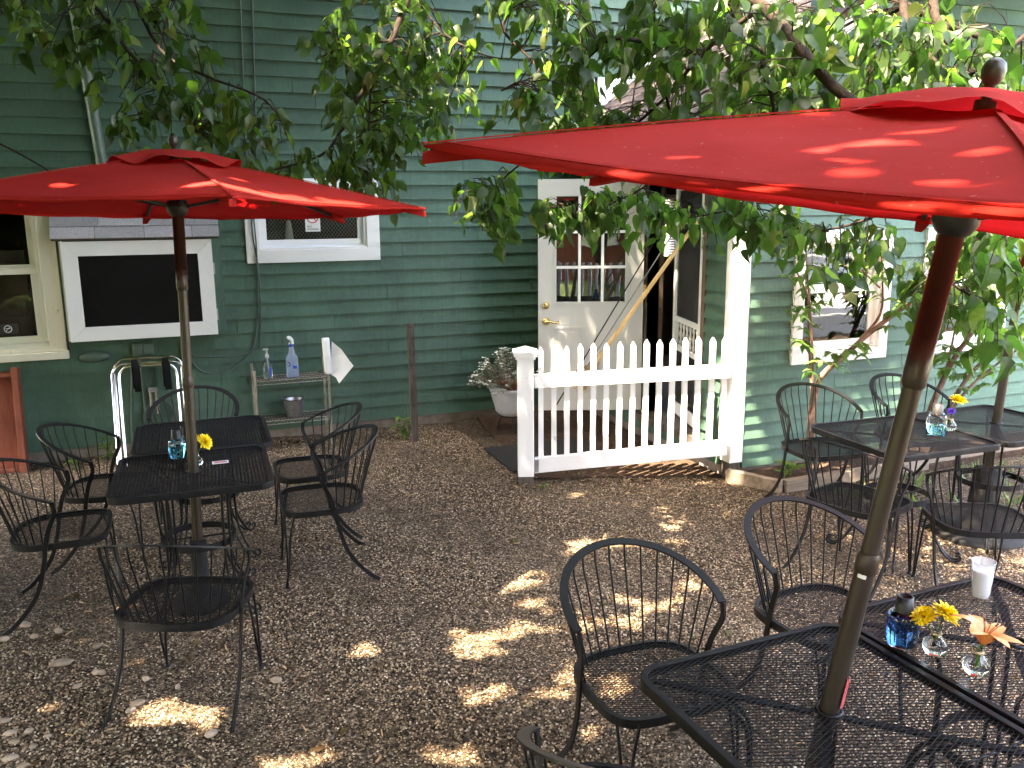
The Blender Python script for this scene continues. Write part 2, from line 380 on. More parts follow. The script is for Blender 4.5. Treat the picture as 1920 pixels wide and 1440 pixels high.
# pebbles: one object, instanced with geometry nodes
nr = np.random.default_rng(3)
pts = []
def scatter(n, x0, x1, y0, y1):
    return np.column_stack([nr.uniform(x0, x1, n), nr.uniform(y0, y1, n)])
P = np.vstack([scatter(150000, -2.2, 4.6, 1.2, 4.6), scatter(120000, -2.6, 6.8, 4.6, 7.72), scatter(26000, 4.6, 8.5, 2.0, 4.6)])
fwd = P[:, 0] * _sy + P[:, 1] * _cy; lat = P[:, 0] * _cy - P[:, 1] * _sy
keep = (fwd > 1.3) & (np.abs(lat) < fwd * .66 + .25) & ~((P[:, 0] > XW) & (P[:, 1] > 4.72)) & ~((P[:, 0] > 2.3) & (P[:, 1] > 5.75))
P = P[keep]
zz = .012 * np.sin(P[:, 0] * 2.1 + .4) * np.sin(P[:, 1] * 1.7) + .008 * np.sin(P[:, 0] * 5.3 + P[:, 1] * 3.1)
me = bpy.data.meshes.new('pebbles'); me.vertices.add(len(P)); me.vertices.foreach_set('co', np.column_stack([P, zz]).ravel()); me.materials.append(MT['pebble']); me.update()
peb = bpy.data.objects.new('gravel', me); C.objects.link(peb); peb['kind'] = 'stuff'; peb['label'] = 'loose brown and tan pea gravel covering the patio'; peb['category'] = 'gravel'
ng = bpy.data.node_groups.new('pebble_scatter', 'GeometryNodeTree')
ng.interface.new_socket('Geometry', in_out='INPUT', socket_type='NodeSocketGeometry'); ng.interface.new_socket('Geometry', in_out='OUTPUT', socket_type='NodeSocketGeometry')
gi, go = ng.nodes.new('NodeGroupInput'), ng.nodes.new('NodeGroupOutput')
mtp = ng.nodes.new('GeometryNodeMeshToPoints'); iop = ng.nodes.new('GeometryNodeInstanceOnPoints'); ico = ng.nodes.new('GeometryNodeMeshIcoSphere')
ico.inputs['Radius'].default_value = .5; ico.inputs['Subdivisions'].default_value = 2
sm = ng.nodes.new('GeometryNodeSetMaterial'); sm.inputs['Material'].default_value = MT['pebble']
ss = ng.nodes.new('GeometryNodeSetShadeSmooth')
rv = ng.nodes.new('FunctionNodeRandomValue'); rv.data_type = 'FLOAT_VECTOR'; rv.inputs[0].default_value = (-.5, -.5, 0); rv.inputs[1].default_value = (.5, .5, 6.28)
rs = ng.nodes.new('FunctionNodeRandomValue'); rs.data_type = 'FLOAT_VECTOR'; rs.inputs[0].default_value = (.006, .005, .004); rs.inputs[1].default_value = (.0155, .0125, .009); rs.inputs['Seed'].default_value = 4
rc = ng.nodes.new('FunctionNodeRandomValue'); rc.data_type = 'FLOAT'; rc.inputs['Seed'].default_value = 9
sn = ng.nodes.new('GeometryNodeStoreNamedAttribute'); sn.domain = 'INSTANCE'; sn.data_type = 'FLOAT'; sn.inputs['Name'].default_value = 'rnd'
L = ng.links.new
L(gi.outputs[0], mtp.inputs['Mesh']); L(mtp.outputs[0], iop.inputs['Points']); L(ico.outputs[0], ss.inputs[0]); L(ss.outputs[0], sm.inputs[0]); L(sm.outputs[0], iop.inputs['Instance'])
L(rv.outputs[0], iop.inputs['Rotation']); L(rs.outputs[0], iop.inputs['Scale']); L(iop.outputs[0], sn.inputs['Geometry'])
rc_out = [s_ for s_ in rc.outputs if s_.enabled][0]; val_in = [s_ for s_ in sn.inputs if s_.name == 'Value' and s_.enabled][0]
L(rc_out, val_in); L(sn.outputs[0], go.inputs[0])
md = peb.modifiers.new('scatter', 'NODES'); md.node_group = ng

# ------------------------------------------------------------------ the house
house = thing('house', 'green clapboard house with white trim and a projecting wing on the right', 'house', (1.5, YM + .2, 0))
XL, ZT = -3.4, 5.6
wall = MB()
# main wall backing with window holes is built from boxes: strips round the openings
WL = dict(x0=-1.95, x1=-.90, z0=.855, z1=2.25); WM = dict(x0=.548, x1=1.705, z0=1.572, z1=2.286)
def holed(mb, x0, x1, z0, z1, y0, y1, holes):
    xs = sorted({x0, x1, *[h[0] for h in holes], *[h[1] for h in holes]})
    for a, b in zip(xs[:-1], xs[1:]):
        cuts = sorted([(h[2], h[3]) for h in holes if h[0] < (a + b) / 2 < h[1]]); z = z0
        for c0, c1 in cuts:
            if c0 > z: mb.box((a, y0, z), (b, y1, c0))
            z = c1
        if z < z1: mb.box((a, y0, z), (b, y1, z1))
inset = .1
HM = [(WL['x0'] + inset, WL['x1'] - inset, WL['z0'] + inset, WL['z1'] - inset), (WM['x0'] + inset, WM['x1'] - inset, WM['z0'] + inset, WM['z1'] - inset)]
holed(wall, XL, 3.9, .09, ZT, YM + .012, YM + .15, HM)
WIN = [(4.222, 5.135, .842, 1.84), (5.47, 6.40, .835, 1.84)]
RZ = lambda x: 3.107 + .77 * (x - 4.147)                                  # roof slope of the wing
XR, XE = 7.4, 11.0
holed(wall, XW + .012, XE, .09, 2.74, YW + .012, YW + .14, [(a + .09, b - .09, c + .09, d - .09) for a, b, c, d in WIN])
zr = RZ(XR)
wall.prism([(XW + .012, YW + .012, 2.74), (XE, YW + .012, 2.74), (XE, YW + .012, RZ(2 * XR - XE)), (XR, YW + .012, zr - .06), (XW + .012, YW + .012, RZ(XW) - .06)], (0, .128, 0))
# side wall of the wing with the doorway
DY0, DY1, DZ0, DZ1 = 5.60, 6.45, .24, 2.27
wall.box((XW + .012, YW + .141, .09), (XW + .13, DY0, 2.72)); wall.box((XW + .012, DY1, .09), (XW + .13, YM + .01, 2.72))
wall.box((XW + .012, DY0, .09), (XW + .13, DY1, DZ0 - .03)); wall.box((XW + .012, DY0, DZ1), (XW + .13, DY1, 2.72))
wall.build('wall', 'weathered', house)
# rooms behind
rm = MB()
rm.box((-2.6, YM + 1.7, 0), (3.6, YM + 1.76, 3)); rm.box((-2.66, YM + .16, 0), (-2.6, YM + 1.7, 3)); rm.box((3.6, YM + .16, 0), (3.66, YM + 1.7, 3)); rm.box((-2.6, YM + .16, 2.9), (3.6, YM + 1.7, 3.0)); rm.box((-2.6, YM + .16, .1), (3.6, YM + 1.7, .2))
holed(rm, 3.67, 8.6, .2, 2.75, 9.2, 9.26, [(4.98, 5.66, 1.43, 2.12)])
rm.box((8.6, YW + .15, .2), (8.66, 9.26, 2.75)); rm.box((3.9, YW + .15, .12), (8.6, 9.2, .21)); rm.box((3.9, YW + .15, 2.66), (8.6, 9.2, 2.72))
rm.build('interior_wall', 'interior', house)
fd = MB(); fd.box((XL, YM + .02, -.05), (XW, YM + .13, .089)); fd.box((XW + .02, YW + .02, -.05), (XE, YW + .13, .089)); fd.box((XW + .02, YW + .131, -.05), (XW + .12, YM + .019, .089))
fd.build('foundation', 'concrete', house)

# clapboards, each its own board
def clap_mesh(x0, x1, z0, z1, y, axis='y', th=.026, flip=1):
    # wedge: thick at the lower edge, thin above; front face looks to -y (or -x)
    zt = z1 + .012
    pr = [(0, 0), (-th, 0), (-.0035, zt - z0), (0, zt - z0)]
    mb = MB()
    if axis == 'y': poly = [(x0, y + a, z0 + b) for a, b in pr]; mb.prism(poly, (x1 - x0, 0, 0))
    else: poly = [(y + a, x0, z0 + b) for a, b in pr]; mb.prism(poly[::-1], (0, x1 - x0, 0))
    return mb
def fill(z, zt, holes, y, axis):
    for h in holes:
        if z + .002 < h[2] < zt and zt - h[2] > .02: clap_mesh(h[0], h[1], z, h[2] - .012, y, axis).build('clapboard', 'siding', house)
        if z < h[3] < zt - .004 and h[3] - z > .02: clap_mesh(h[0], h[1], h[3] + .001, zt, y, axis).build('clapboard', 'siding', house)
def course(z, zt, spans, y, axis, joints):
    for a, b in spans:
        xs = [a] + sorted(j for j in joints if a + .15 < j < b - .15) + [b]
        for p, q in zip(xs[:-1], xs[1:]):
            dz = rng.uniform(-.0015, .0015)
            clap_mesh(p + .002, q - .002, z + dz, zt, y + rng.uniform(0, .0015), axis).build('clapboard', 'siding', house)
def cut(a, b, holes, z, zt):
    sp = [(a, b)]
    for h in holes:
        if h[2] < zt - .02 and h[3] > z + .02:
            sp = [s2 for s in sp for s2 in ((s[0], min(s[1], h[0])), (max(s[0], h[1]), s[1])) if s2[1] - s2[0] > .03]
    return sp
EXP = .1262
z = .088
HH = [(WL['x0'], WL['x1'] + .004, WL['z0'], WL['z1']), (WM['x0'], WM['x1'], WM['z0'], WM['z1'])]
k = 0
while z < ZT - .05:
    jo = [rng.uniform(-.8, .5), rng.uniform(.7, 1.9), rng.uniform(2.2, 3.4)] if k % 2 else [rng.uniform(-.2, 1.3), rng.uniform(1.7, 3.0)]
    course(z, z + EXP, cut(-3.0 if z < 4.6 else -2, 6.2 if z > 3.2 else XW, HH, z, z + EXP), YM + .012, 'y', jo); fill(z, z + EXP, HH, YM + .012, 'y'); z += EXP; k += 1
EX2 = .1095
z = .085; k = 0
while z < 4.55:
    zt = z + EX2
    xa = XW + .1 if zt < 2.75 else 4.147 + (zt - 3.107) / .77 + .08
    jo = [rng.uniform(4.4, 6.2), rng.uniform(6.5, 8.2)]
    course(z, zt, cut(xa, 9.6, WIN, z, zt), YW + .012, 'y', jo); fill(z, zt, WIN, YW + .012, 'y')
    if zt < 2.72: course(z, zt, cut(YW + .13, YM - .02, [(DY0 - .05, DY1 + .06, DZ0 - .06, DZ1 + .06)], z, zt), XW + .012, 'x', [])
    z = zt; k += 1
cb = MB(); cb.box((XW - .012, YW - .014, .13), (XW + .098, YW + .011, 2.74)); cb.box((XW - .012, YW + .012, .13), (XW + .0115, YW + .128, 2.74))
cb.build('corner_board', 'white', house, .003)
MB().box((XW + .004, YW + .002, .02), (XW + .09, YW + .12, .13)).build('post_foot', 'weathered', house)
# white frieze and rake boards of the gable
fr = MB(); fr.ribbon([(XW - .25, YW - .02, RZ(XW - .25) - .1), (XR, YW - .02, zr - .1)], (0, 0, 1), .17, .03); fr.ribbon([(XR, YW - .02, zr - .1), (XE, YW - .02, RZ(2 * XR - XE) - .1)], (0, 0, 1), .17, .03)
fr.build('rake_board', 'white', house)
# wing roof with worn shingles, each a piece
x0r = XW - .28
rf = MB(); rf.prism([(x0r, YW - .1, RZ(x0r) - .06), (x0r, YW - .1, RZ(x0r)), (XR, YW - .1, zr), (XE + .3, YW - .1, RZ(2 * XR - XE - .3)), (XE + .3, YW - .1, RZ(2 * XR - XE - .3) - .06), (XR, YW - .1, zr - .06)], (0, YM - YW + .1, 0))
roof = rf.build('roof', 'oldshingle', house)
sl_ = Vector((1, 0, .77)).normalized(); nn_ = Vector((-.77, 0, 1)).normalized()
shm = []
for v in range(5):
    mb = MB(); wv_ = .235; n = 4
    edge = [(-wv_ / 2 + wv_ * i / n, rng.uniform(-.03, .015)) for i in range(n + 1)]
    top = [(wv_ / 2, .21), (-wv_ / 2, .21)]
    poly = [sl_ * b + Vector((0, a, 0)) + nn_ * (.012 if b < .1 else .002) for a, b in edge + top]
    mb.prism(poly, nn_ * .009); shm.append(mb.mesh('shingle', 'oldshingle'))
for i in range(13):
    for j in range(12):
        s_ = link('shingle', rng.choice(shm), roof); p = Vector((x0r, 0, RZ(x0r))) + sl_ * (.145 * i) + nn_ * .004
        s_.location = (p.x, YW + .0 + .238 * (j + .5 * (i % 2)) - .08, p.z); s_.rotation_euler = (0, rng.uniform(-.03, .03), 0)
        if s_.location.y > YM - .1: s_.location.y = YM - .12
fl = MB(); fl.ribbon([(x0r, YM - .006, RZ(x0r) + .05), (XR, YM - .006, zr + .05)], (0, 0, 1), .075, .012); fl.build('flashing_board', 'white', house)

# windows ---------------------------------------------------------------------------------
def frame(mb, x0, x1, z0, z1, y0, y1, w, wb=None, wt=None):
    wb = wb or w; wt = wt or w
    mb.box((x0, y0, z0), (x1, y1, z0 + wb)); mb.box((x0, y0, z1 - wt), (x1, y1, z1))
    mb.box((x0, y0, z0 + wb), (x0 + w, y1, z1 - wt)); mb.box((x1 - w, y0, z0 + wb), (x1, y1, z1 - wt))
# middle window, white
wi = MB(); frame(wi, WM['x0'], WM['x1'], WM['z0'], WM['z1'], YM - .028, YM + .011, .115, .11)
win = wi.build('window', 'white', house, .003)
fi = MB(); frame(fi, WM['x0'] + .1151, WM['x1'] - .1151, WM['z0'] + .1101, WM['z1'] - .1151, YM + .0, YM + .13, .022); fi.build('jamb', 'white', win)
fi = MB(); frame(fi, WM['x0'] + .138, WM['x1'] - .138, WM['z0'] + .133, WM['z1'] - .138, YM + .055, YM + .085, .045, .06); fi.build('sash', 'white', win, .003)
MB().prism([(WM['x0'] + .116, YM - .02, WM['z0'] + .112), (WM['x0'] + .116, YM - .02, WM['z0'] + .126), (WM['x0'] + .116, YM + .05, WM['z0'] + .15), (WM['x0'] + .116, YM + .05, WM['z0'] + .112)], (WM['x1'] - WM['x0'] - .232, 0, 0)).build('sill', 'white', win)
MB().box((WM['x0'] + .18, YM + .068, WM['z0'] + .19), (WM['x1'] - .18, YM + .072, WM['z1'] - .18)).build('pane', 'pane_dark', win)
cu = MB(); n = 44
for i in range(n):                                                        # lace curtain edges either side and a wire-glass grid
    a = WM['x0'] + .19 + (WM['x1'] - WM['x0'] - .38) * i / (n - 1)
for i in range(-10, 34):
    xa = WM['x0'] + .18 + i * .03; za, zb = WM['z0'] + .19, WM['z1'] - .18
    for sg in (1, -1):
        p, q = (xa, za), (xa + (zb - za) * .8 * 1, zb)
        if sg < 0: p, q = (xa, zb), (q[0], za)
        lo, hi = WM['x0'] + .18, WM['x1'] - .18
        def clip(p, q):
            if q[0] <= lo or p[0] >= hi: return None
            f = lambda x: p[1] + (q[1] - p[1]) * (x - p[0]) / (q[0] - p[0])
            a = (lo, f(lo)) if p[0] < lo else p; b = (hi, f(hi)) if q[0] > hi else q; return a, b
        r = clip(p, q)
        if r: cu.ribbon([(r[0][0], YM + .082 + .001 * sg, r[0][1]), (r[1][0], YM + .082 + .001 * sg, r[1][1])], (0, 1, 0), .001, .0025)
g_ = cu.build('wire_grid', 'zinc', win)
# sign in the window
sg0, sg1 = ony(571, 398, YM + .064), ony(601, 434, YM + .064)
SG = (sg0.x, sg1.x, sg1.z, sg1.z + .2)
sign = MB().box((SG[0], YM + .060, SG[2]), (SG[1], YM + .0675, SG[3])).build('no_smoking_sign', 'paper', None, .002)
tag(sign, 'small white NO SMOKING sign with red circle in the white window', 'sign')
xm = (SG[0] + SG[1]) / 2; zc = SG[2] + .125
ring = MB(); ring.tube(arc((xm, YM + .0585, zc), .048, 0, 2 * math.pi, 24)[:-1], .005, 6, closed=True); ring.tube([(xm - .034, YM + .0585, zc + .034), (xm + .034, YM + .0585, zc - .034)], .004, 6)
ring.build('prohibition_ring', 'redink', sign)
MB().box((xm - .03, YM + .0592, zc - .006), (xm + .022, YM + .0598, zc + .005)).build('cigarette', 'blackink', sign)
text_mesh('lettering', 'NO', .026, 'blackink', sign, (SG[0] + .014, YM + .0592, SG[2] + .036), (1, 0, 0), (0, 0, 1), 'LEFT')
text_mesh('lettering', 'SMOKING', .023, 'blackink', sign, (SG[0] + .014, YM + .0592, SG[2] + .013), (1, 0, 0), (0, 0, 1), 'LEFT')
# something pale standing inside on the sill
cup = MB().lathe([(.042, 0), (.036, .03), (.028, .1), (.02, .16), (.012, .17)], (.93, YM + .13, WM['z0'] + .19), 14).build('window_lamp', 'milk'); tag(cup, 'pale cone-shaped lamp seen inside the white window', 'lamp')
# left window, cream
wi = MB(); frame(wi, WL['x0'], WL['x1'], WL['z0'] + .06, WL['z1'], YM - .03, YM + .011, .125, .02)
win = wi.build('window', 'cream', house, .003)
MB().box((WL['x0'] - .03, YM - .075, WL['z0']), (WL['x1'] + .012, YM + .011, WL['z0'] + .059)).build('sill', 'cream', win, .004)
MB().prism([(WL['x0'] + .126, YM - .028, WL['z0'] + .0595), (WL['x0'] + .126, YM - .028, WL['z0'] + .10), (WL['x0'] + .126, YM + .05, WL['z0'] + .13), (WL['x0'] + .126, YM + .05, WL['z0'] + .0595)], (WL['x1'] - WL['x0'] - .252, 0, 0)).build('sill', 'cream', win)
MB().box((WL['x0'] + .126, YM - .005, WL['z0'] + .14), (WL['x0'] + .16, YM + .12, WL['z1'] - .125)).build('jamb', 'cream', win); fi = MB(); fi.box((WL['x1'] - .16, YM - .005, WL['z0'] + .14), (WL['x1'] - .126, YM + .12, WL['z1'] - .125)); fi.build('jamb', 'cream', win)
fi = MB(); frame(fi, WL['x0'] + .16, WL['x1'] - .16, WL['z0'] + .13, 1.585, YM + .04, YM + .07, .05, .055, .05); fi.build('sash', 'cream', win, .003)
fi = MB(); frame(fi, WL['x0'] + .16, WL['x1'] - .16, 1.56, WL['z1'] - .13, YM + .075, YM + .105, .05, .05, .05); fi.build('sash', 'cream', win, .003)
MB().box((WL['x0'] + .2, YM + .053, WL['z0'] + .18), (WL['x1'] - .2, YM + .057, 1.54)).build('pane', 'pane_dark', win)
MB().box((WL['x0'] + .2, YM + .088, 1.6), (WL['x1'] - .2, YM + .092, WL['z1'] - .17)).build('pane', 'pane_dark', win)
for q in range(4):
    MB().box((WL['x0'] + .2, YM + .11 + .001 * q, WL['z0'] + .17 + .175 * q), (WL['x1'] - .25, YM + .122 + .001 * q, WL['z0'] + .342 + .175 * q)).build('inner_board', 'brown', win)
st = ony(15, 617, YM + .048); stk = MB().box((st.x - .075, YM + .0485, st.z - .04), (st.x + .075, YM + .0515, st.z + .042)).build('window_sticker', 'blackink'); tag(stk, 'small black no-smoking sticker on the cream window pane', 'sticker')
rg = MB(); rg.tube(arc((st.x + .0, YM + .0475, st.z), .027, 0, 2 * math.pi, 20)[:-1], .0025, 5, closed=True); rg.tube([(st.x - .019, YM + .0475, st.z - .019), (st.x + .019, YM + .0475, st.z + .019)], .002, 5); rg.tube([(st.x - .02, YM + .0475, st.z + .004), (st.x + .02, YM + .0475, st.z + .004)], .002, 5); rg.build('prohibition_ring', 'paper', stk)
# two wing windows
for a, b, c, d in WIN:
    wi = MB(); frame(wi, a, b, c, d, YW - .03, YW + .011, .085, .085); win = wi.build('window', 'white', house, .003)
    fi = MB(); frame(fi, a + .0855, b - .0855, c + .0855, d - .0855, YW + .0, YW + .12, .02); fi.build('jamb', 'white', win)
    zm = c + .57
    fi = MB(); frame(fi, a + .106, b - .106, c + .106, zm, YW + .035, YW + .06, .04, .05, .045); fi.build('sash', 'white', win, .003)
    fi = MB(); frame(fi, a + .106, b - .106, zm - .03, d - .106, YW + .065, YW + .09, .04, .045, .04); fi.build('sash', 'white', win, .003)
    MB().box((a + .14, YW + .046, c + .15), (b - .14, YW + .05, zm - .04)).build('pane', 'pane', win)
    MB().box((a + .14, YW + .076, zm), (b - .14, YW + .08, d - .14)).build('pane', 'pane', win)
    for q in range(24):
        zq = c + .16 + q * .031
        if zq < d - .15: MB().add([(a + .13, YW + .125, zq), (b - .13, YW + .125, zq), (b - .13, YW + .14, zq + .012), (a + .13, YW + .14, zq + .012)], [(0, 1, 2, 3)]).build('blind_slat', 'paper', win)

# doorway, open door, screen door -------------------------------------------------------------
jb = MB(); jb.box((XW - .006, DY1 + .0, DZ0 - .03), (XW + .17, DY1 + .05, DZ1 + .05)); jb.box((XW - .006, DY0 - .05, DZ0 - .03), (XW + .17, DY0, DZ1 + .05)); jb.box((XW - .006, DY0, DZ1), (XW + .17, DY1, DZ1 + .05))
jb.build('door_frame', 'brown', house)
MB().box((XW - .07, DY0 - .05, DZ0 - .06), (XW + .17, DY1 + .05, DZ0)).build('threshold', 'weathered', house)
dl = MB(); W_, T_ = .90, .044
Hg = Vector((XW - .03, DY1 - .0, 0)); ud = Vector((-math.cos(R_(21.5)), math.sin(R_(21.5)), 0)); nd = Vector((-ud.y, ud.x, 0))   # nd points to the camera side
if nd.dot(Vector((0, -1, 0))) < 0: nd = -nd
DM = Matrix(((ud.x, nd.x, 0, Hg.x), (ud.y, nd.y, 0, Hg.y), (0, 0, 1, .268), (0, 0, 0, 1)))       # local: x along leaf from hinge, y to the front, z up
DHt = 1.985
gx0, gx1, gz0, gz1 = .18, .72, .955, 1.845
gx0, gx1 = .155, .745
for a, b in (((0, -T_ / 2, 0), (gx0, T_ / 2, DHt)), ((gx1, -T_ / 2, 0), (W_, T_ / 2, DHt)), ((gx0, -T_ / 2, gz1), (gx1, T_ / 2, DHt)), ((gx0, -T_ / 2, 0), (gx1, T_ / 2, gz0))): dl.box(a, b, DM)
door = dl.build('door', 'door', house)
fi = MB()
for a, b in (((gx0 - .02, T_ / 2, gz0 - .02), (gx1 + .02, T_ / 2 + .008, gz0)), ((gx0 - .02, T_ / 2, gz1), (gx1 + .02, T_ / 2 + .008, gz1 + .02)), ((gx0 - .02, T_ / 2, gz0), (gx0, T_ / 2 + .008, gz1)), ((gx1, T_ / 2, gz0), (gx1 + .02, T_ / 2 + .008, gz1))): fi.box(a, b, DM)
fi.build('glazing_bead', 'door', door)
for q in (1, 2):
    xq = gx0 + (gx1 - gx0) * q / 3; zq = gz0 + (gz1 - gz0) * q / 3
    MB().box((xq - .011, .006, gz0), (xq + .011, T_ / 2 + .004, gz1), DM).build('muntin', 'white', door)
    for r in range(3):
        xa = gx0 + (gx1 - gx0) * r / 3 + (.0112 if r else 0); xb = gx0 + (gx1 - gx0) * (r + 1) / 3 - (.0112 if r < 2 else 0)
        MB().box((xa, .006, zq - .011), (xb, T_ / 2 + .003, zq + .011), DM).build('muntin', 'white', door)
for i in range(3):
    for j in range(3):
        xa = gx0 + (gx1 - gx0) * i / 3 + .008; za = gz0 + (gz1 - gz0) * j / 3 + .008
        MB().box((xa, -.002, za), (xa + (gx1 - gx0) / 3 - .016, .003, za + (gz1 - gz0) / 3 - .016), DM).build('pane', 'pane', door)
MB().box((gx0, -.0065, gz0), (gx1, -.0045, gz1), DM).build('pane_backing', 'dark', door)  # dark sheet filling the glazed opening behind the panes
for a in (.12, .50):                                                     # two raised panels below the glass
    fi = MB(); b = a + .28; c, d = .2, .74
    frame_ = (((a, T_ / 2, c), (b, T_ / 2 + .006, c + .018)), ((a, T_ / 2, d - .018), (b, T_ / 2 + .006, d)), ((a, T_ / 2, c + .018), (a + .018, T_ / 2 + .006, d - .018)), ((b - .018, T_ / 2, c + .018), (b, T_ / 2 + .006, d - .018)))
    for p, q in frame_: fi.box(p, q, DM)
    fi.box((a + .045, T_ / 2, c + .045), (b - .045, T_ / 2 + .005, d - .045), DM)
    fi.build('door_panel', 'door', door)
def disc(mb, x, z, prof): mb.lathe(prof, (0, 0, 0), 16, True, DM @ Matrix.Translation((x, T_ / 2, z)) @ Matrix.Rotation(R_(-90), 4, 'X'))
kb = MB(); disc(kb, W_ - .065, .925, [(.031, 0), (.031, .006), (.024, .016), (.022, .03), (.012, .032)]); kb.build('deadbolt', 'brass', door)
kb = MB(); disc(kb, W_ - .065, .79, [(.034, 0), (.034, .006), (.022, .014), (.013, .03), (.013, .05)])
kb.tube([DM @ Vector(p) for p in smooth([(W_ - .065, T_ / 2 + .047, .79), (W_ - .1, T_ / 2 + .052, .795), (W_ - .14, T_ / 2 + .05, .782), (W_ - .175, T_ / 2 + .05, .788)])], .009, 8); kb.build('handle', 'brass', door)
for zq in (.25, 1.0, 1.75): MB().box((-.02, -.03, zq), (.0, T_ / 2 + .006, zq + .1), DM).build('hinge', 'brass', door)
# screen door ajar inwards
sd0 = Vector((XW + .03, DY0 + .02, 0)); sd1 = Vector((3.975, 6.37, 0)); su = (sd1 - sd0).normalized(); sn_ = Vector((-su.y, su.x, 0)); SW = (sd1 - sd0).length
SM = Matrix(((su.x, sn_.x, 0, sd0.x), (su.y, sn_.y, 0, sd0.y), (0, 0, 1, DZ0 + .02), (0, 0, 0, 1)))
SH = 1.98; sc = MB(); fw = .075
zsp0, zsp1 = .60, .80
for a, b in (((0, -.015, 0), (fw, .015, SH)), ((SW - fw, -.015, 0), (SW, .015, SH)), ((fw, -.015, SH - .09), (SW - fw, .015, SH)), ((fw, -.015, 0), (SW - fw, .015, .1)), ((fw, -.0145, zsp1), (SW - fw, .0145, zsp1 + .045)), ((fw, -.0145, zsp0 - .045), (SW - fw, .0145, zsp0)), ((fw, -.0145, 1.62), (SW - fw, .0145, 1.645))): sc.box(a, b, SM)
sdo = sc.build('screen_door', 'white', house, .002)
MB().box((fw, -.002, zsp1 + .045), (SW - fw, .002, SH - .09), SM).build('screen', 'screen', sdo); MB().box((fw, -.002, .1), (SW - fw, .002, zsp0 - .045), SM).build('screen', 'screen', sdo)
for i in range(7):
    x = fw + (SW - 2 * fw) * (i + .5) / 7
    MB().lathe([(.008, 0), (.013, .03), (.007, .06), (.014, .1), (.007, .14), (.013, .17), (.008, .2)], (x, 0, zsp0), 10, True, SM).build('spindle', 'white', sdo)
# blinds at the far window of the room
bl = thing('window_blind', 'white slatted blind hanging at the bright window inside the doorway', 'blind', (5.3, 9.15, 1.4))
MB().box((4.95, 9.13, 2.13), (5.69, 9.18, 2.17)).build('headrail', 'paper', bl)
for i in range(22):
    zq = 2.11 - i * .031
    MB().add([(4.96, 9.14, zq), (5.68, 9.14, zq), (5.68, 9.16, zq + .018), (4.96, 9.16, zq + .018)], [(0, 1, 2, 3)]).build('slat', 'paper', bl)

# ------------------------------------------------------------------ on and along the main wall
# downpipe
pa, pb = ony(148, 60, YM - .06), ony(190, 300, YM - .06); dr = (pb - pa) / (pa.z - pb.z)
dp = MB(); top = pa - dr * (5.5 - pa.z); dp.tube([top, pa, pb, pb + dr * .32], .043, 14); o = tag(dp.build('downpipe', 'green_paint'), 'green painted downpipe running up the wall behind the left umbrella', 'downpipe')
for zq in (2.95, 3.9): 
    c = pa + dr * (pa.z - zq); MB().lathe([(.046, -.015), (.046, .015)], c, 14).build('pipe_strap', 'green_paint', o)
o = tag(MB().tube([ony(1100, -60, YM - .05), ony(1108, 150, YM - .05), ony(1112, 300, YM - .05)], .035, 12).build('downpipe', 'green_paint'), 'green downpipe half hidden by leaves to the right of the leaf mass', 'downpipe')
# two cables hanging down the wall
c1 = smooth([ony(449, -40, YM - .02), ony(456, 150, YM - .022), ony(463, 310, YM - .02), ony(477, 420, YM - .05), ony(482, 490, YM - .05), ony(484, 560, YM - .03), ony(478, 640, YM - .03), ony(450, 680, YM - .025), ony(405, 700, YM - .022), ony(372, 692, YM - .02), ony(345, 655, YM - .02)], 5)
tag(MB().tube(c1, .0065, 6).build('cable', 'cord'), 'thin grey-green cable down the wall curving away to the left near the shelf', 'cable')
c2 = smooth([ony(472, -40, YM - .02), ony(476, 120, YM - .02), ony(481, 310, YM - .02), ony(472, 420, YM - .05), ony(484, 500, YM - .03), ony(489, 580, YM - .024), ony(487, 652, YM - .024)], 5) + smooth([ony(484, 655, YM - .022), ony(440, 668, YM - .022), ony(350, 668, YM - .022)], 4)
tag(MB().tube(c2, .0065, 6).build('cable', 'cord'), 'thin grey-green cable down the wall just right of its twin, ending behind the shelf', 'cable')
# chalkboard cabinet with a shingled lid
CY = 7.5; cx0, cx1, cz0, cz1 = -.846, .262, 1.005, 1.79
cab = thing('wall_cabinet', 'white-framed black panel cabinet with a little shingled roof on the wall', 'cabinet', (-.3, YM, 1.0))
MB().box((cx0 + .01, CY + .032, cz0 + .012), (cx1 + .055, YM - .004, cz1 + .02)).build('cabinet_body', 'siding', cab)
fm = .113
def miter(x0, x1, z0, z1, y, d, w, side):
    ox = {'t': [(x0, z1), (x1, z1), (x1 - w, z1 - w), (x0 + w, z1 - w)], 'b': [(x0, z0), (x0 + w, z0 + w), (x1 - w, z0 + w), (x1, z0)], 'l': [(x0, z0), (x0, z1), (x0 + w, z1 - w), (x0 + w, z0 + w)], 'r': [(x1, z0), (x1 - w, z0 + w), (x1 - w, z1 - w), (x1, z1)]}[side]
    cxm = sum(p[0] for p in ox) / 4; czm = sum(p[1] for p in ox) / 4
    return MB().prism([(cxm + (a - cxm) * .9985, y, czm + (b - czm) * .998) for a, b in ox], (0, d, 0))
for sd in 'tblr': miter(cx0, cx1, cz0, cz1, CY, .03, fm, sd).build('frame_board', 'white', cab, .002)
MB().box((cx0 + fm - .01, CY + .012, cz0 + fm - .01), (cx1 - fm + .01, CY + .028, cz1 - fm + .01)).build('black_panel', 'chalk', cab)
for zq in (cz0 + .12, cz0 + .5): MB().box((cx1 + .001, CY + .005, zq), (cx1 + .012, CY + .04, zq + .09)).build('hinge', 'zinc', cab)
MB().box((cx1 + .056, CY + .09, cz0 + .02), (cx1 + .075, YM - .004, cz1 + .01)).build('side_board', 'green_paint', cab)
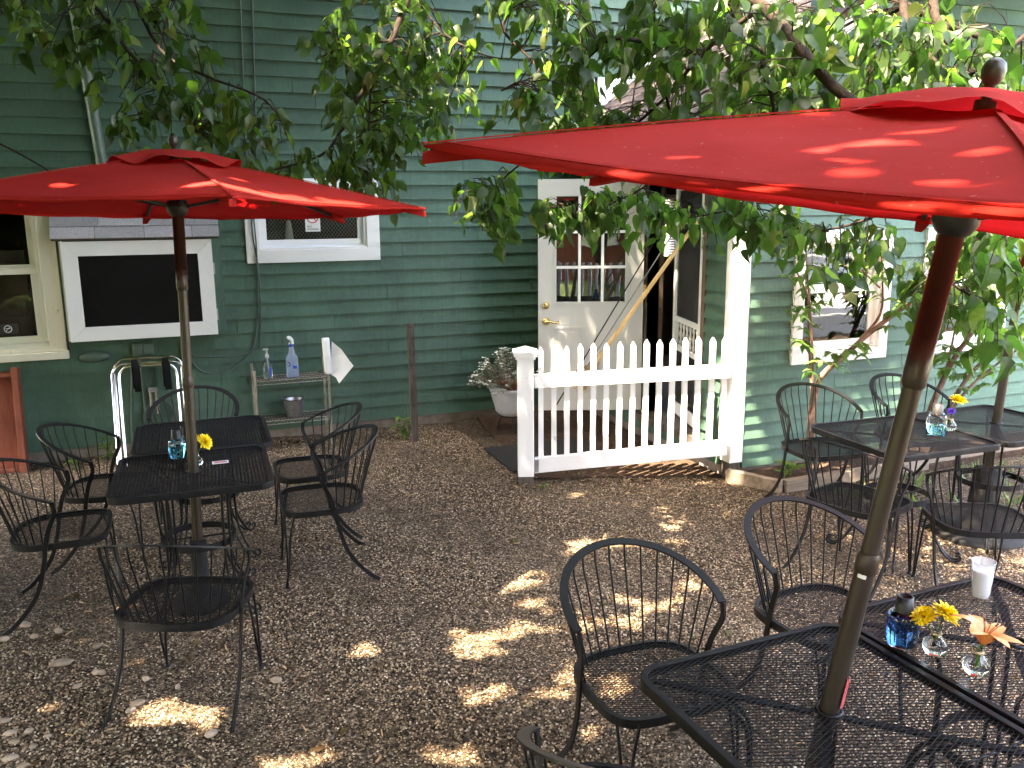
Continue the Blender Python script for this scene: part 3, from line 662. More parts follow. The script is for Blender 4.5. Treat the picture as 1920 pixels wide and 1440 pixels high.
MB().box((cx0 - .02, CY + .06, cz0), (cx0 + .009, YM - .004, cz1)).build('side_board', 'cream', cab)
lid = MB(); lx0, lx1 = cx0 - .055, cx1 + .06; A_, B_ = Vector((0, CY - .04, 1.81)), Vector((0, YM - .004, 2.24)); U = (B_ - A_).normalized(); nn2 = Vector((0, -U.z, U.y))
lid.prism([(lx0, A_.y, A_.z), (lx0, B_.y, B_.z), (lx0, B_.y, B_.z - .03), (lx0, A_.y + .02, A_.z - .012)], (lx1 - lx0, 0, 0)); lo = lid.build('lid_roof', 'weathered', cab)
Lr = (B_ - A_).length
for r in range(5):
    b0 = r * .108; x = lx0 - rng.uniform(.0, .2) - (.18 if r % 2 else 0)
    while x < lx1:
        a0, a1 = max(x, lx0 - .004), min(x + .352, lx1 + .004)
        if a1 - a0 > .02:
            pl = [A_ + U * (b0 - .004 + rng.uniform(0, .003)) + nn2 * .008, A_ + U * min(b0 + .125, Lr - .005) + nn2 * .001]
            q = [Vector((a0, pl[0].y, pl[0].z)), Vector((a1, pl[0].y, pl[0].z)), Vector((a1, pl[1].y, pl[1].z)), Vector((a0, pl[1].y, pl[1].z))]
            MB().prism(q, nn2 * .006).build('shingle', 'shingle', lo)
        x += .357
# weatherproof outlet box, conduits, wall lump, tap
ob = thing('outlet_box', 'green weatherproof double outlet box below the black panel cabinet', 'outlet box', (-.34, YM - .03, .9))
p0, p1 = ony(249, 668, YM - .06), ony(287, 646, YM - .06)
MB().box((p0.x, YM - .06, p0.z), (p1.x, YM - .018, p1.z + .02)).build('box_body', 'green_paint', ob, .004)
xm_ = (p0.x + p1.x) / 2
for a, b in ((p0.x + .008, xm_ - .004), (xm_ + .004, p1.x - .008)): MB().box((a, YM - .074, p0.z + .008), (b, YM - .0605, p1.z + .012)).build('outlet_cover', 'green_paint', ob, .003)
for pxa, pxb in (((248, 672), (247, 800)), ((262, 668), (276, 800))):
    tag(MB().tube([ony(*pxa, YM - .035), ony(*pxb, YM - .035), ony(pxb[0] + 2, 850, YM - .035)], .0125, 10).build('conduit', 'green_paint'), 'green conduit pipe running straight down from the outlet box' if pxa[0] == 248 else 'green conduit pipe slanting to the right below the outlet box', 'conduit')
tag(MB().tube([ony(x, y, YM - .03) for x, y in ((340, 640), (341, 668), (347, 672), (352, 700))], .01, 8).build('conduit', 'green_paint'), 'short green pipe stub on the wall beside the umbrella pole', 'conduit')
lm = MB().lathe([(.001, 0), (.04, .008), (.06, .02), (.055, .035), (.03, .05), (.001, .055)], (0, 0, 0), 14, False, Matrix.Translation(ony(178, 668, YM - .005)) @ Matrix.Rotation(R_(90), 4, 'X') @ Matrix.Diagonal((2, .8, 1, 1)))
tag(lm.build('wall_lamp', 'green_paint'), 'oval green painted fitting on the wall below the cream window corner', 'fitting')
tp = thing('hose_tap', 'double brass hose tap on the wall behind the back table chair', 'tap', tuple(ony(287, 735, YM - .05)))
c = ony(287, 732, YM - .06)
MB().box((c.x - .035, YM - .09, c.z - .01), (c.x + .035, YM - .02, c.z + .03)).build('tap_body', 'zinc', tp, .006)
for s_ in (-.022, .024): MB().tube([(c.x + s_, YM - .075, c.z - .01), (c.x + s_, YM - .075, c.z - .09), (c.x + s_ * 1.2, YM - .07, c.z - .2)], .011, 8).build('outlet', 'wire', tp)
hz_ = MB()
for i in range(4): hz_.tube([ony(300, 775, YM - .04 - .012 * i) + Vector(((.11 + .006 * i) * math.cos(t), 0, (.12 + .006 * i) * math.sin(t) - .01 * i)) for t in [2 * math.pi * k_ / 26 for k_ in range(26)]], .006, 6, closed=True)
tag(hz_.build('coiled_cable', 'cord'), 'coil of grey-green cable hanging on the wall below the tap', 'cable')

# folded chrome tray stands with black straps
ts = thing('tray_stand', 'folded chrome tray stand with two black straps leaning at the wall', 'tray stand', (-.3, 7.4, 0))
zt = .80
def u_leg(x0, x1, y0, y1, ztop, rr=.0125, r=.09):
    lean = lambda z_: y0 + (y1 - y0) * z_ / ztop
    pts = [(x0, lean(0), 0), (x0, lean(ztop - r), ztop - r)] + [(x0 + r - r * math.cos(a), lean(ztop - r + r * math.sin(a)), ztop - r + r * math.sin(a)) for a in [math.pi / 2 * k_ / 6 for k_ in range(1, 7)]]
    pts += [(x1 - r + r * math.sin(a), lean(ztop - r + r * math.cos(a)), ztop - r + r * math.cos(a)) for a in [math.pi / 2 * k_ / 6 for k_ in range(1, 7)]] + [(x1, lean(0), 0)]
    return MB().tube(pts, rr, 10)
sx0, sx1 = -.575, -.03
u_leg(sx0, sx1, 7.22, 7.53, .80).build('leg_frame', 'chrome', ts); u_leg(sx0 + .055, sx1 - .055, 7.25, 7.46, .79).build('leg_frame', 'chrome', ts); u_leg(sx0 + .015, sx1 - .015, 7.30, 7.60, .83).build('leg_frame', 'chrome', ts)
for xs in (-.40, -.17):
    st = MB(); st.ribbon([(xs, 7.47 + .03 * math.cos(a), .72 + .12 * math.sin(a)) for a in [2 * math.pi * k_ / 22 for k_ in range(23)]], (1, 0, 0), .05, .004)
    st.ribbon([(xs + .012, 7.44 + .028 * math.cos(a), .69 + .11 * math.sin(a)) for a in [2 * math.pi * k_ / 22 for k_ in range(23)]], (1, .2, 0), .05, .004); st.build('strap', 'strap', ts)
# leaning red-brown board crate
cr = thing('wooden_crate', 'red-brown shallow wooden crate leaning on the wall at the left edge', 'crate', (-1.4, 7.5, 0))
CM = Matrix.Translation((-1.255, 7.47, 0)) @ Matrix.Rotation(R_(-9), 4, 'X') @ Matrix.Rotation(R_(0), 4, 'Z')
MB().box((-.9, .09, .0), (-.045, .11, .80), CM).build('back_board', 'redwood', cr); MB().box((-.045, -.02, -.01), (0, .11, .83), CM).build('side_board', 'redwood', cr, .003)
MB().box((-.9, -.01, .76), (-.046, .089, .785), CM).build('top_board', 'redwood', cr); MB().box((-.9, -.01, .005), (-.046, .089, .03), CM).build('bottom_board', 'redwood', cr)
# wire shelf
sh = thing('wire_shelf', 'small two-level wire shelf rack standing by the wall', 'shelf', (.8, 7.45, 0))
X0, X1, Y0, Y1 = .52, 1.135, 7.36, 7.62
for i, (x, y, zt_) in enumerate(((X0, Y0, .70), (X1, Y0, .62), (X0, Y1, .72), (X1, Y1, .74))):
    p = MB(); p.tube([(x, y, 0), (x, y, zt_)], .0105, 10)
    for zq in (.05, .15, .35, .45, .55): p.lathe([(.0115, -.002), (.0115, .002)], (x, y, zq), 10)
    po = p.build('post', 'wire', sh)
    if i != 1: MB().lathe([(.012, 0), (.012, .012), (.006, .016)], (x, y, zt_), 10).build('post_cap', 'dark', po)
for zq in (.25, .60):
    m_ = MB()
    for y in (Y0, Y1):
        for dz in (0, -.03): m_.tube([(X0, y, zq + dz), (X1, y, zq + dz)], .0035, 6)
        m_.tube([(X0 + (X1 - X0) * i / 24, y, zq - (.03 if i % 2 else 0)) for i in range(25)], .002, 5)
    for x in (X0, X1):
        for dz in (0, -.03): m_.tube([(x, Y0, zq + dz), (x, Y1, zq + dz)], .0035, 6)
        m_.tube([(x, Y0 + (Y1 - Y0) * i / 10, zq - (.03 if i % 2 else 0)) for i in range(11)], .002, 5)
    for i in range(1, 24): m_.tube([(X0 + (X1 - X0) * i / 24, Y0, zq + .003), (X0 + (X1 - X0) * i / 24, Y1, zq + .003)], .0016, 5)
    for i in (1, 2): m_.tube([(X0, Y0 + (Y1 - Y0) * i / 3, zq - .001), (X1, Y0 + (Y1 - Y0) * i / 3, zq - .001)], .0025, 5)
    m_.build('wire_shelf_level', 'wire', sh)
    MB().box((X0 + .015, Y0 + .012, zq - .012), (X1 - .015, Y1 - .012, zq - .006)).build('shelf_liner', 'weathered', sh)
# things on the shelf
b = ony(503, 708, 7.47); b = Vector((b.x, 7.46, .606)); bt = thing('soap_dispenser', 'clear pump bottle of sanitizer on the left of the wire shelf', 'dispenser', b)
MB().lathe([(.033, 0), (.036, .006), (.036, .11), (.034, .135), (.016, .165), (.014, .18)], b, 18).build('bottle_body', 'clear', bt)
MB().lathe([(.034, .004), (.0345, .07)], b, 18).build('gel', 'clear', bt)
pm = MB(); pm.lathe([(.017, .181), (.017, .205), (.008, .21), (.006, .245)], b, 12); pm.box((b.x - .03, b.y - .008, b.z + .245), (b.x + .014, b.y + .008, b.z + .26)); pm.tube([b + Vector((0, 0, .18)), b + Vector((.006, 0, .02))], .003, 6); pm.build('pump', 'plastic', bt)
MB().box((b.x + .008, b.y - .0365, b.z + .02), (b.x + .03, b.y - .034, b.z + .1)).build('label', 'blueprint', bt)
b = ony(549, 706, 7.47); b = Vector((b.x, 7.455, .606)); bt = thing('spray_bottle', 'pale blue spray bottle with white trigger on the middle of the wire shelf', 'spray bottle', b)
sb = MB()
for (wx, wy, za), (wx2, wy2, zb) in zip([(.050, .034, 0), (.052, .036, .01), (.052, .036, .155), (.046, .034, .175), (.026, .026, .205), (.020, .02, .25)], [(.052, .036, .01), (.052, .036, .155), (.046, .034, .175), (.026, .026, .205), (.020, .02, .25), (.016, .016, .27)]):
    n = 20; se = lambda wx_, wy_, z_: [b + Vector((math.copysign(abs(math.cos(t)) ** .6, math.cos(t)) * wx_, math.copysign(abs(math.sin(t)) ** .6, math.sin(t)) * wy_, z_)) for t in [2 * math.pi * k_ / n for k_ in range(n)]]
    A2, B2 = se(wx, wy, za), se(wx2, wy2, zb); sb.add(A2 + B2, [(k_, (k_ + 1) % n, n + (k_ + 1) % n, n + k_) for k_ in range(n)], True)
sb.build('bottle_body', 'bluewater', bt)
MB().lathe([(.02, .262), (.021, .285)], b, 14).build('collar', 'blueprint', bt)
tr = MB(); tr.tube(smooth([b + Vector((.012, 0, .285)), b + Vector((.008, 0, .315)), b + Vector((-.012, 0, .34)), b + Vector((-.03, -.004, .335))]), [.013] * 4 + [.016] * 4 + [.015] * 4 + [.008], 10); tr.tube([b + Vector((-.012, 0, .3)), b + Vector((-.02, 0, .28))], .004, 6); tr.build('trigger_head', 'milk', bt)
MB().box((b.x - .0, b.y - .039, b.z + .075), (b.x + .034, b.y - .0365, b.z + .10)).build('printed_label', 'blueprint', bt)
MB().tube(arc((b.x - .04, b.y - .0345, b.z + .115), .018, -1.4, 1.5, 8), .004, 6).build('printed_mark', 'blueprint', bt)
# roll of bags stuck on a shelf post
b = Vector((X1 + .012, Y0 - .003, .585)); rl = thing('bag_roll', 'white roll of plastic bags on the shelf post with one bag hanging loose', 'bag roll', b)
e0, e1 = ony(610, 634, Y0), ony(616, 700, Y0)
ax = (e0 - e1); LL = ax.length; axn = ax.normalized(); rt = Vector((0, 0, 1)).rotation_difference(axn).to_matrix().to_4x4()
MB().lathe([(.012, 0), (.031, .0), (.033, .01), (.033, LL - .01), (.031, LL), (.014, LL)], (0, 0, 0), 18, True, Matrix.Translation(e1) @ rt).build('roll', 'paper', rl)
bagp = [ony(622, 640, Y0 - .02), ony(640, 655, Y0 - .05), ony(655, 676, Y0 - .07), ony(663, 686, Y0 - .08), ony(648, 704, Y0 - .06), ony(636, 719, Y0 - .05), ony(630, 708, Y0 - .03), ony(620, 702, Y0 - .02)]
bc = sum(bagp, Vector()) / 8 + Vector((0, .01, 0))
MB().add(bagp + [bc], [(i, (i + 1) % 8, 8) for i in range(8)], True).build('loose_bag', 'paper', rl)
# bucket
b = ony(552, 783, 7.47); b = Vector((b.x, 7.46, .254)); bk = thing('metal_bucket', 'small galvanised bucket on the lower level of the wire shelf', 'bucket', b)
MB().lathe([(.062, .0), (.066, .004), (.086, .15), (.090, .155), (.087, .157), (.083, .15), (.063, .008), (.001, .006)], b, 28).build('bucket_body', 'zinc', bk)
MB().tube(arc(b + Vector((0, 0, .155)), .088, 0, 2 * math.pi, 28, (1, 0, 0), (0, 1, 0))[:-1], .004, 6, closed=True).build('bucket_rim', 'dark', bk)
# stake and weed beside it
sp = onz(779, 829); sk = MB(); sk.prism([(sp.x - .03, sp.y - .02, 0), (sp.x + .03, sp.y - .015, 0), (sp.x + .03, sp.y + .02, 0), (sp.x - .03, sp.y + .02, 0)], (-.012, .0, 1.02)); sk.box((sp.x - .04, sp.y - .018, 1.02), (sp.x + .012, sp.y + .018, 1.055))
tag(sk.build('wooden_stake', 'weathered', None, .004), 'weathered wooden stake standing upright before the wall', 'stake')

def leaf_mesh(name, w, folds, m, kind='heart', n=0):
    if kind == 'heart':
        ed = [(0, 0), (.17, -.07), (.36, .03), (.45, .25), (.40, .5), (.25, .78), (.09, 1.0)]
    else: ed = [(0, 0), (.12, .12), (.21, .35), (.2, .58), (.1, .82)]
    tip = (rng.uniform(-.06, .06) if kind == 'heart' else 0, 1.2 if kind == 'heart' else 1.05); rid = [(0, 0), (0, .3), (0, .62)]
    mb = MB(); dk_ = rng.uniform(.05, .42); droop = lambda y: -dk_ * y * y
    vs = [(0, y, droop(y)) for _, y in rid] + [(0, tip[1], droop(tip[1]) - .03)]
    for sg in (1, -1): sk_ = rng.uniform(.84, 1.12); vs += [(sg * x * w * sk_ * rng.uniform(.93, 1.06), y + rng.uniform(-.025, .025), droop(y) + folds * x + rng.uniform(-.06, .06) * (x > .1)) for x, y in ed[1:]]
    q = len(ed) - 1
    fs = []
    for s_, off in ((0, 4), (1, 4 + q)):
        if kind == 'heart': qs = [(0, off, off + 1), (0, off + 1, off + 2, 1), (1, off + 2, off + 3), (1, off + 3, off + 4, 2), (2, off + 4, off + 5), (2, off + 5, 3)]
        else: qs = [(0, off, off + 1, 1), (1, off + 1, off + 2, 2), (2, off + 2, off + 3), (2, off + 3, 3)]
        fs += [f if not s_ else f[::-1] for f in qs]
    mb.add(vs, fs, False); return mb.mesh(name, m)
def arrays(me):
    v = np.empty(len(me.vertices) * 3); me.vertices.foreach_get('co', v); return v.reshape(-1, 3), [tuple(p.vertices) for p in me.polygons]
def bulk(name, protos, xf, m, parent=None):
    # xf: list of (proto index, 3x3 matrix, position): one joined mesh with a random value per leaf
    vs, fl, lt, at_ = [], [], [], []; off = 0
    A3 = [arrays(p) for p in protos]
    for pi, mm, pos in xf:
        v, f = A3[pi]; vs.append(v @ mm.T + pos); fl.append([[i + off for i in q] for q in f]); at_ += [rng.random()] * len(v); off += len(v)
    vs = np.vstack(vs); faces = [q for b in fl for q in b]
    me = bpy.data.meshes.new(name); lens = np.array([len(q) for q in faces]); idx = np.array([i for q in faces for i in q], dtype=np.int32)
    me.vertices.add(len(vs)); me.vertices.foreach_set('co', vs.ravel()); me.loops.add(len(idx)); me.loops.foreach_set('vertex_index', idx)
    me.polygons.add(len(lens)); me.polygons.foreach_set('loop_start', np.concatenate([[0], np.cumsum(lens)[:-1]]).astype(np.int32)); me.update(calc_edges=True)
    a = me.attributes.new('rnd', 'FLOAT', 'POINT'); a.data.foreach_set('value', np.array(at_)); me.materials.append(MT[m]); me.validate()
    return link(name, me, parent)
def orient(d, up, scale):
    # local y along d (leaf tip), local z near up
    d = Vector(d).normalized(); up = Vector(up); x = d.cross(up)
    x = x.normalized() if x.length > 1e-4 else d.orthogonal().normalized(); z = x.cross(d)
    return np.array([[x.x, d.x, z.x], [x.y, d.y, z.y], [x.z, d.z, z.z]]) * scale
HEART = [leaf_mesh('leaf', rng.uniform(.86, 1.06), f, 'leaf') for f in (.35, .05, -.3, .6, .15, .85, -.1, .45, .25, .7)]
LANCE = [leaf_mesh('leaf', 1, f, 'shrubleaf', 'lance') for f in (.4, .1, -.2)]
WEED = [leaf_mesh('leaf', .8, f, 'grass', 'lance') for f in (.4, .1)]
BLADE = [leaf_mesh('leaf', .35, f, 'grass', 'lance') for f in (.4, .1)]
def weed(name, label, cat, base, h, nl, size, protos, m, wide=.1, group=None, stem='stem'):
    t = thing(name, label, cat, base, 0, group); b = Vector(base); xf = []
    stems = MB()
    for k_ in range(3):
        a = rng.uniform(0, 6.28); tp_ = b + Vector((math.cos(a) * wide * .5, math.sin(a) * wide * .5, h * rng.uniform(.7, 1)))
        pth = smooth([b + Vector((0, 0, -.01)), (b + tp_) / 2 + Vector((rng.uniform(-.02, .02), 0, .01)), tp_]); stems.tube(pth, .004, 5)
        for i in range(nl // 3):
            p = pth[int(rng.uniform(.25, 1) * (len(pth) - 1))]; q = rng.uniform(0, 6.28)
            xf.append((rng.randrange(len(protos)), orient((math.cos(q), math.sin(q), rng.uniform(-.3, .6)), (0, 0, 1), size * rng.uniform(.6, 1.1)), np.array(p)))
    stems.build('stem', m if m == 'grass' else stem, t); bulk('leaves', protos, xf, m, t); return t
weed('weed', 'leafy green weed growing at the foot of the wooden stake', 'weed', onz(762, 822), .28, 24, .11, WEED, 'grass', .12)
weed('weed', 'broad-leaved weed behind the left chairs under the chrome stand', 'weed', onz(210, 862), .22, 16, .12, WEED, 'grass', .1)
weed('weed', 'weed peeking between the spindles of the back left chair', 'weed', onz(142, 880), .12, 9, .08, WEED, 'grass', .07)
weed('weed', 'tiny green sprout on the gravel by the white fence post', 'weed', onz(1020, 918), .04, 8, .035, WEED, 'grass', .05)
weed('weed', 'grass tuft growing against the corner of the bed timber', 'weed', onz(1477, 905), .16, 18, .15, BLADE, 'grass', .1)

# ------------------------------------------------------------------ fence, bed and porch
F0, F1 = Vector((2.30, 5.68, 0)), Vector((3.735, 5.15, 0)); fu = (F1 - F0).normalized(); fn = Vector((fu.y, -fu.x, 0))      # fn: towards the camera
if fn.y > 0: fn = -fn
FL = (F1 - F0).length
FMx = Matrix(((fu.x, -fn.x, 0, F0.x), (fu.y, -fn.y, 0, F0.y), (0, 0, 1, 0), (0, 0, 0, 1)))       # x along, y away from camera, z up
fe = thing('picket_fence', 'white picket fence with a capped post in front of the open door', 'fence', F0)
ps = .062
MB().box((-ps, -.045, .055), (ps - .005, .075, .94), FMx).build('post', 'fence', fe, .004)
MB().box((-ps + .006, -.04, -.05), (ps - .011, .07, .0545), FMx).build('post_foot', 'weathered', fe)
cp = MB(); cp.box((-ps - .012, -.057, .9405), (ps + .007, .087, .963), FMx); cp.box((-ps - .026, -.071, .9635), (ps + .021, .101, .985), FMx)
a_, b2 = [(-ps - .032, -.077), (ps + .027, -.077), (ps + .027, .107), (-ps - .032, .107)], (-.003, .015)
cp.add([FMx @ Vector((x, y, .9855)) for x, y in a_] + [FMx @ Vector((x, y, .998)) for x, y in a_] + [FMx @ Vector((*b2, 1.035))], [(3, 2, 1, 0)] + [(i, (i + 1) % 4, 4 + (i + 1) % 4, 4 + i) for i in range(4)] + [(4 + i, 4 + (i + 1) % 4, 8) for i in range(4)]); cp.build('post_cap', 'fence', fe, .002)
def rail(z0, z1, dz, y0, y1):
    a, b = ps, FL - .035
    return MB().prism([FMx @ Vector(p) for p in ((a, y0, z0), (b, y0, z0 + dz), (b, y0, z1 + dz), (a, y0, z1))], FMx.to_3x3() @ Vector((0, y1 - y0, 0)))
sl2 = .075
rail(.725, .825, .06, -.03, .008).build('rail', 'fence', fe, .003); rail(.078, .195, .12, -.03, .008).build('rail', 'fence', fe, .003)
MB().box((ps - .004, -.034, .09), (ps + .03, -.0305, .185), FMx).build('bracket', 'zinc', fe)
for i in range(15):
    x = .112 + (FL - .175) * i / 14; dz = .075 * x / FL; wv_ = rng.uniform(.0178, .0195); lean = rng.uniform(-.006, .006); y0, y1 = .0095, .048
    zt_ = .985 + dz + rng.uniform(-.007, .006)
    pk = MB(); pk.prism([FMx @ Vector(p) for p in ((x - wv_, y0, .11 + dz * 1.3), (x + wv_, y0, .11 + dz * 1.3), (x + wv_ + lean, y0, zt_), (x + lean, y0, zt_ + .033), (x - wv_ + lean, y0, zt_))], FMx.to_3x3() @ Vector((0, y1 - y0, 0)))
    pk.build('picket', 'fence', fe, .0015)
# porch ground and mats
o = MB().add([(2.35, 5.72, .012), (3.72, 5.2, .012), (3.72, 7.72, .02), (2.6, 7.72, .02)], [(0, 1, 2, 3)]).build('porch_soil', 'soil'); o['kind'] = 'structure'
mt = MB(); mt.box((2.28, 5.9, .014), (3.2, 6.6, .03)); tag(mt.build('door_mat', 'mat', None, .004), 'black rubber mat lying on the ground behind the white fence', 'mat')
# raised bed
o = MB().box((XW + .12, 4.76, -.02), (XE, YW + .01, .052)).build('bed_soil', 'soil'); o['kind'] = 'structure'
bt = thing('bed_edging', 'low timber edging of the planting bed under the right windows', 'edging', (4.0, 4.8, 0))
q0, q1, q2 = Vector((3.70, 5.13, 0)), Vector((3.88, 4.74, 0)), Vector((8.6, 4.84, 0))
def beam(a, b, w_, h):
    d = (b - a).normalized(); n_ = Vector((-d.y, d.x, 0)); return MB().prism([a + n_ * w_ / 2, a - n_ * w_ / 2, b - n_ * w_ / 2, b + n_ * w_ / 2], (0, 0, h))
beam(q0, q1, .06, .095).build('edging_board', 'timber', bt, .004); beam(q1 + Vector((.04, .02, 0)), q1 + Vector((2.1, .065, 0)), .06, .09).build('edging_board', 'timber', bt, .004); beam(q1 + Vector((2.12, .065, 0)), q2, .06, .085).build('edging_board', 'timber', bt, .004)
# flower pot on a little iron stand
pb_ = onz(945, 800); pb_ = Vector((2.73, 7.1, 0)); pt = thing('flower_pot', 'white ribbed flower pot with grey-green flowering plant behind the fence post', 'flower pot', pb_)
MB().lathe([(.10, .17), (.135, .2)] + [(.137 + .0045 * (k_ % 2) + .0035 * k_, .205 + .0125 * k_) for k_ in range(16)] + [(.2, .41), (.205, .43), (.19, .43), (.18, .40), (.001, .395)], pb_, 30).build('pot_body', 'pot', pt)
MB().lathe([(.12, .385), (.14, .47), (.148, .475), (.13, .475)], pb_ + Vector((.05, .0, 0)), 20).build('inner_pot', 'terra', pt)
ps_ = thing('plant_stand', 'small black iron stand under the white flower pot', 'plant stand', pb_)
for a in (.3, 2.4, 4.5): MB().tube(smooth([pb_ + Vector((.09 * math.cos(a), .09 * math.sin(a), .168)), pb_ + Vector((.12 * math.cos(a), .12 * math.sin(a), .09)), pb_ + Vector((.15 * math.cos(a), .15 * math.sin(a), 0))]), .006, 6).build('leg', 'black', ps_)
MB().tube(arc(pb_ + Vector((0, 0, .166)), .1, 0, 6.283, 20, (1, 0, 0), (0, 1, 0))[:-1], .006, 6, closed=True).build('ring', 'black', ps_)
MT['silverleaf'] = leaf_mat('silver_leaf', [(0, (.13, .17, .11)), (.5, (.22, .27, .19)), (1, (.4, .42, .36))], (1, 1, .9))
SIL = [leaf_mesh('leaf', .9, f, 'silverleaf', 'lance') for f in (.3, -.1)]; PET = [leaf_mesh('petal', 1.3, .2, 'whitepetal', 'lance')]
xf, xf2, stems = [], [], MB()
for k_ in range(80):
    a = rng.uniform(0, 6.28); rr = .34 * math.sqrt(rng.random()); tp_ = pb_ + Vector((rr * math.cos(a) - .06, rr * math.sin(a), .42 + .30 * (1 - (rr / .34) ** 2) + rng.uniform(-.03, .09)))
    bs = pb_ + Vector((.07 * math.cos(a), .07 * math.sin(a), .42)); stems.tube([bs, (bs + tp_) / 2 + Vector((0, 0, .03)), tp_], .0025, 4)
    for i in range(14):
        p = bs.lerp(tp_, rng.uniform(.4, 1.0)); q = rng.uniform(0, 6.28); xf.append((rng.randrange(2), orient((math.cos(q), math.sin(q), rng.uniform(-.3, .6)), (0, 0, 1), rng.uniform(.025, .045)), np.array(p)))
    for i in range(6):
        q = rng.uniform(0, 6.28); xf2.append((0, orient((math.cos(q), math.sin(q), rng.uniform(0, .5)), (0, 0, 1), rng.uniform(.016, .026)), np.array(tp_ + Vector((rng.uniform(-.02, .02), rng.uniform(-.02, .02), .01)))))
stems.build('stem', 'stem', pt); bulk('leaves', SIL, xf, 'silverleaf', pt); bulk('blossom', PET, xf2, 'whitepetal', pt)
# broom and the two thin rods leaning in the porch
br = thing('broom', 'wooden-handled corn broom leaning upside across the porch', 'broom', (3.0, 5.95, .3))
# foot (bristles) rests behind the fence, handle top against the wing corner
hb, ht = ony(1122, 672, 6.0), ony(1316, 403, 5.40)
hd_ = (ht - hb).normalized()
MB().tube([hb, hb.lerp(ht, .5), ht], [.0175, .0165, .0145], 12).build('handle', 'handle_wood', br)
bs = MB()
for k_ in range(60):
    a, rr = rng.uniform(0, 6.28), rng.uniform(.2, 1); sd_ = hd_.orthogonal().normalized(); s2 = hd_.cross(sd_)
    off = sd_ * math.cos(a) * rr + s2 * math.sin(a) * rr; bs.tube([hb + off * .018, hb - hd_ * .12 + off * .06, hb - hd_ * (.30 + rng.uniform(-.03, .03)) + off * .10], .0022, 4)
bs.build('bristles', 'bristle', br)
MB().lathe([(.022, -.05), (.024, .03), (.02, .06)], (0, 0, 0), 12, True, Matrix.Translation(hb) @ Vector((0, 0, 1)).rotation_difference(hd_).to_matrix().to_4x4()).build('binding', 'rope', br)
for i, (a, b, la) in enumerate((((1032, 778), (1262, 395), 'dark thin metal rod leaning beside the broom, the left one'), ((1078, 722), (1280, 410), 'thin grey metal rod leaning closest to the broom handle'))):
    A3, B3 = ony(*a, 6.15 - .12 * i), ony(*b, 5.85 - .1 * i)
    tag(MB().tube([A3, B3], .0055, 8).build('metal_rod', 'black' if not i else 'steel_cord'), la, 'rod')

# ------------------------------------------------------------------ furniture
def mesh_grid(inside, ext, z, lwd, swd, wd, th):
    # expanded metal: two families of thin bars crossing, clipped to the outline
    mb = MB()
    for fam in (1, -1):
        d = Vector((lwd, fam * swd, 0)).normalized(); n_ = Vector((-d.y, d.x, 0)); step = lwd * swd / math.hypot(lwd, swd)
        k_ = -int(ext * 1.5 / step)
        while k_ * step < ext * 1.5:
            o_ = n_ * k_ * step; ts = [t for t in np.linspace(-ext * 1.5, ext * 1.5, 400) if inside(o_.x + d.x * t, o_.y + d.y * t)]
            if len(ts) > 1:
                a, b = o_ + d * ts[0], o_ + d * ts[-1]; zc_ = z + .0006 * fam
                p = [a + n_ * wd / 2, a - n_ * wd / 2, b - n_ * wd / 2, b + n_ * wd / 2]
                mb.prism([(q.x, q.y, zc_ - th / 2) for q in p], (0, 0, th))
            k_ += 1
    return mb
def loop_band(mb, pts, w_, h, z):
    # closed flat-sided band following an outline (outer face), inner offset w_
    n = len(pts); vs = []
    for i, p in enumerate(pts):
        a, b = Vector(pts[i - 1]), Vector(pts[(i + 1) % n]); t = (b - a).normalized(); nn3 = Vector((t.y, -t.x)); p = Vector(p); q = p - nn3 * w_
        vs += [(p.x, p.y, z - h / 2), (p.x, p.y, z + h / 2), (q.x, q.y, z + h / 2), (q.x, q.y, z - h / 2)]
    fs = []
    for i in range(n):
        a, b = i * 4, ((i + 1) % n) * 4; fs += [(a + k_, b + k_, b + (k_ + 1) % 4, a + (k_ + 1) % 4) for k_ in range(4)]
    return mb.add(vs, fs)
def rrect(hx, hy, r, n=7):
    out = []
    for cx_, cy_, a0 in ((hx - r, hy - r, 0), (-hx + r, hy - r, 90), (-hx + r, -hy + r, 180), (hx - r, -hy + r, 270)):
        out += [(cx_ + r * math.cos(R_(a0 + 90 * i / n)), cy_ + r * math.sin(R_(a0 + 90 * i / n))) for i in range(n + 1)]
    return out
def in_rr(hx, hy, r):
    def f(x, y):
        x, y = abs(x), abs(y)
        if x > hx or y > hy: return False
        if x > hx - r and y > hy - r: return (x - hx + r) ** 2 + (y - hy + r) ** 2 < r * r
        return True
    return f
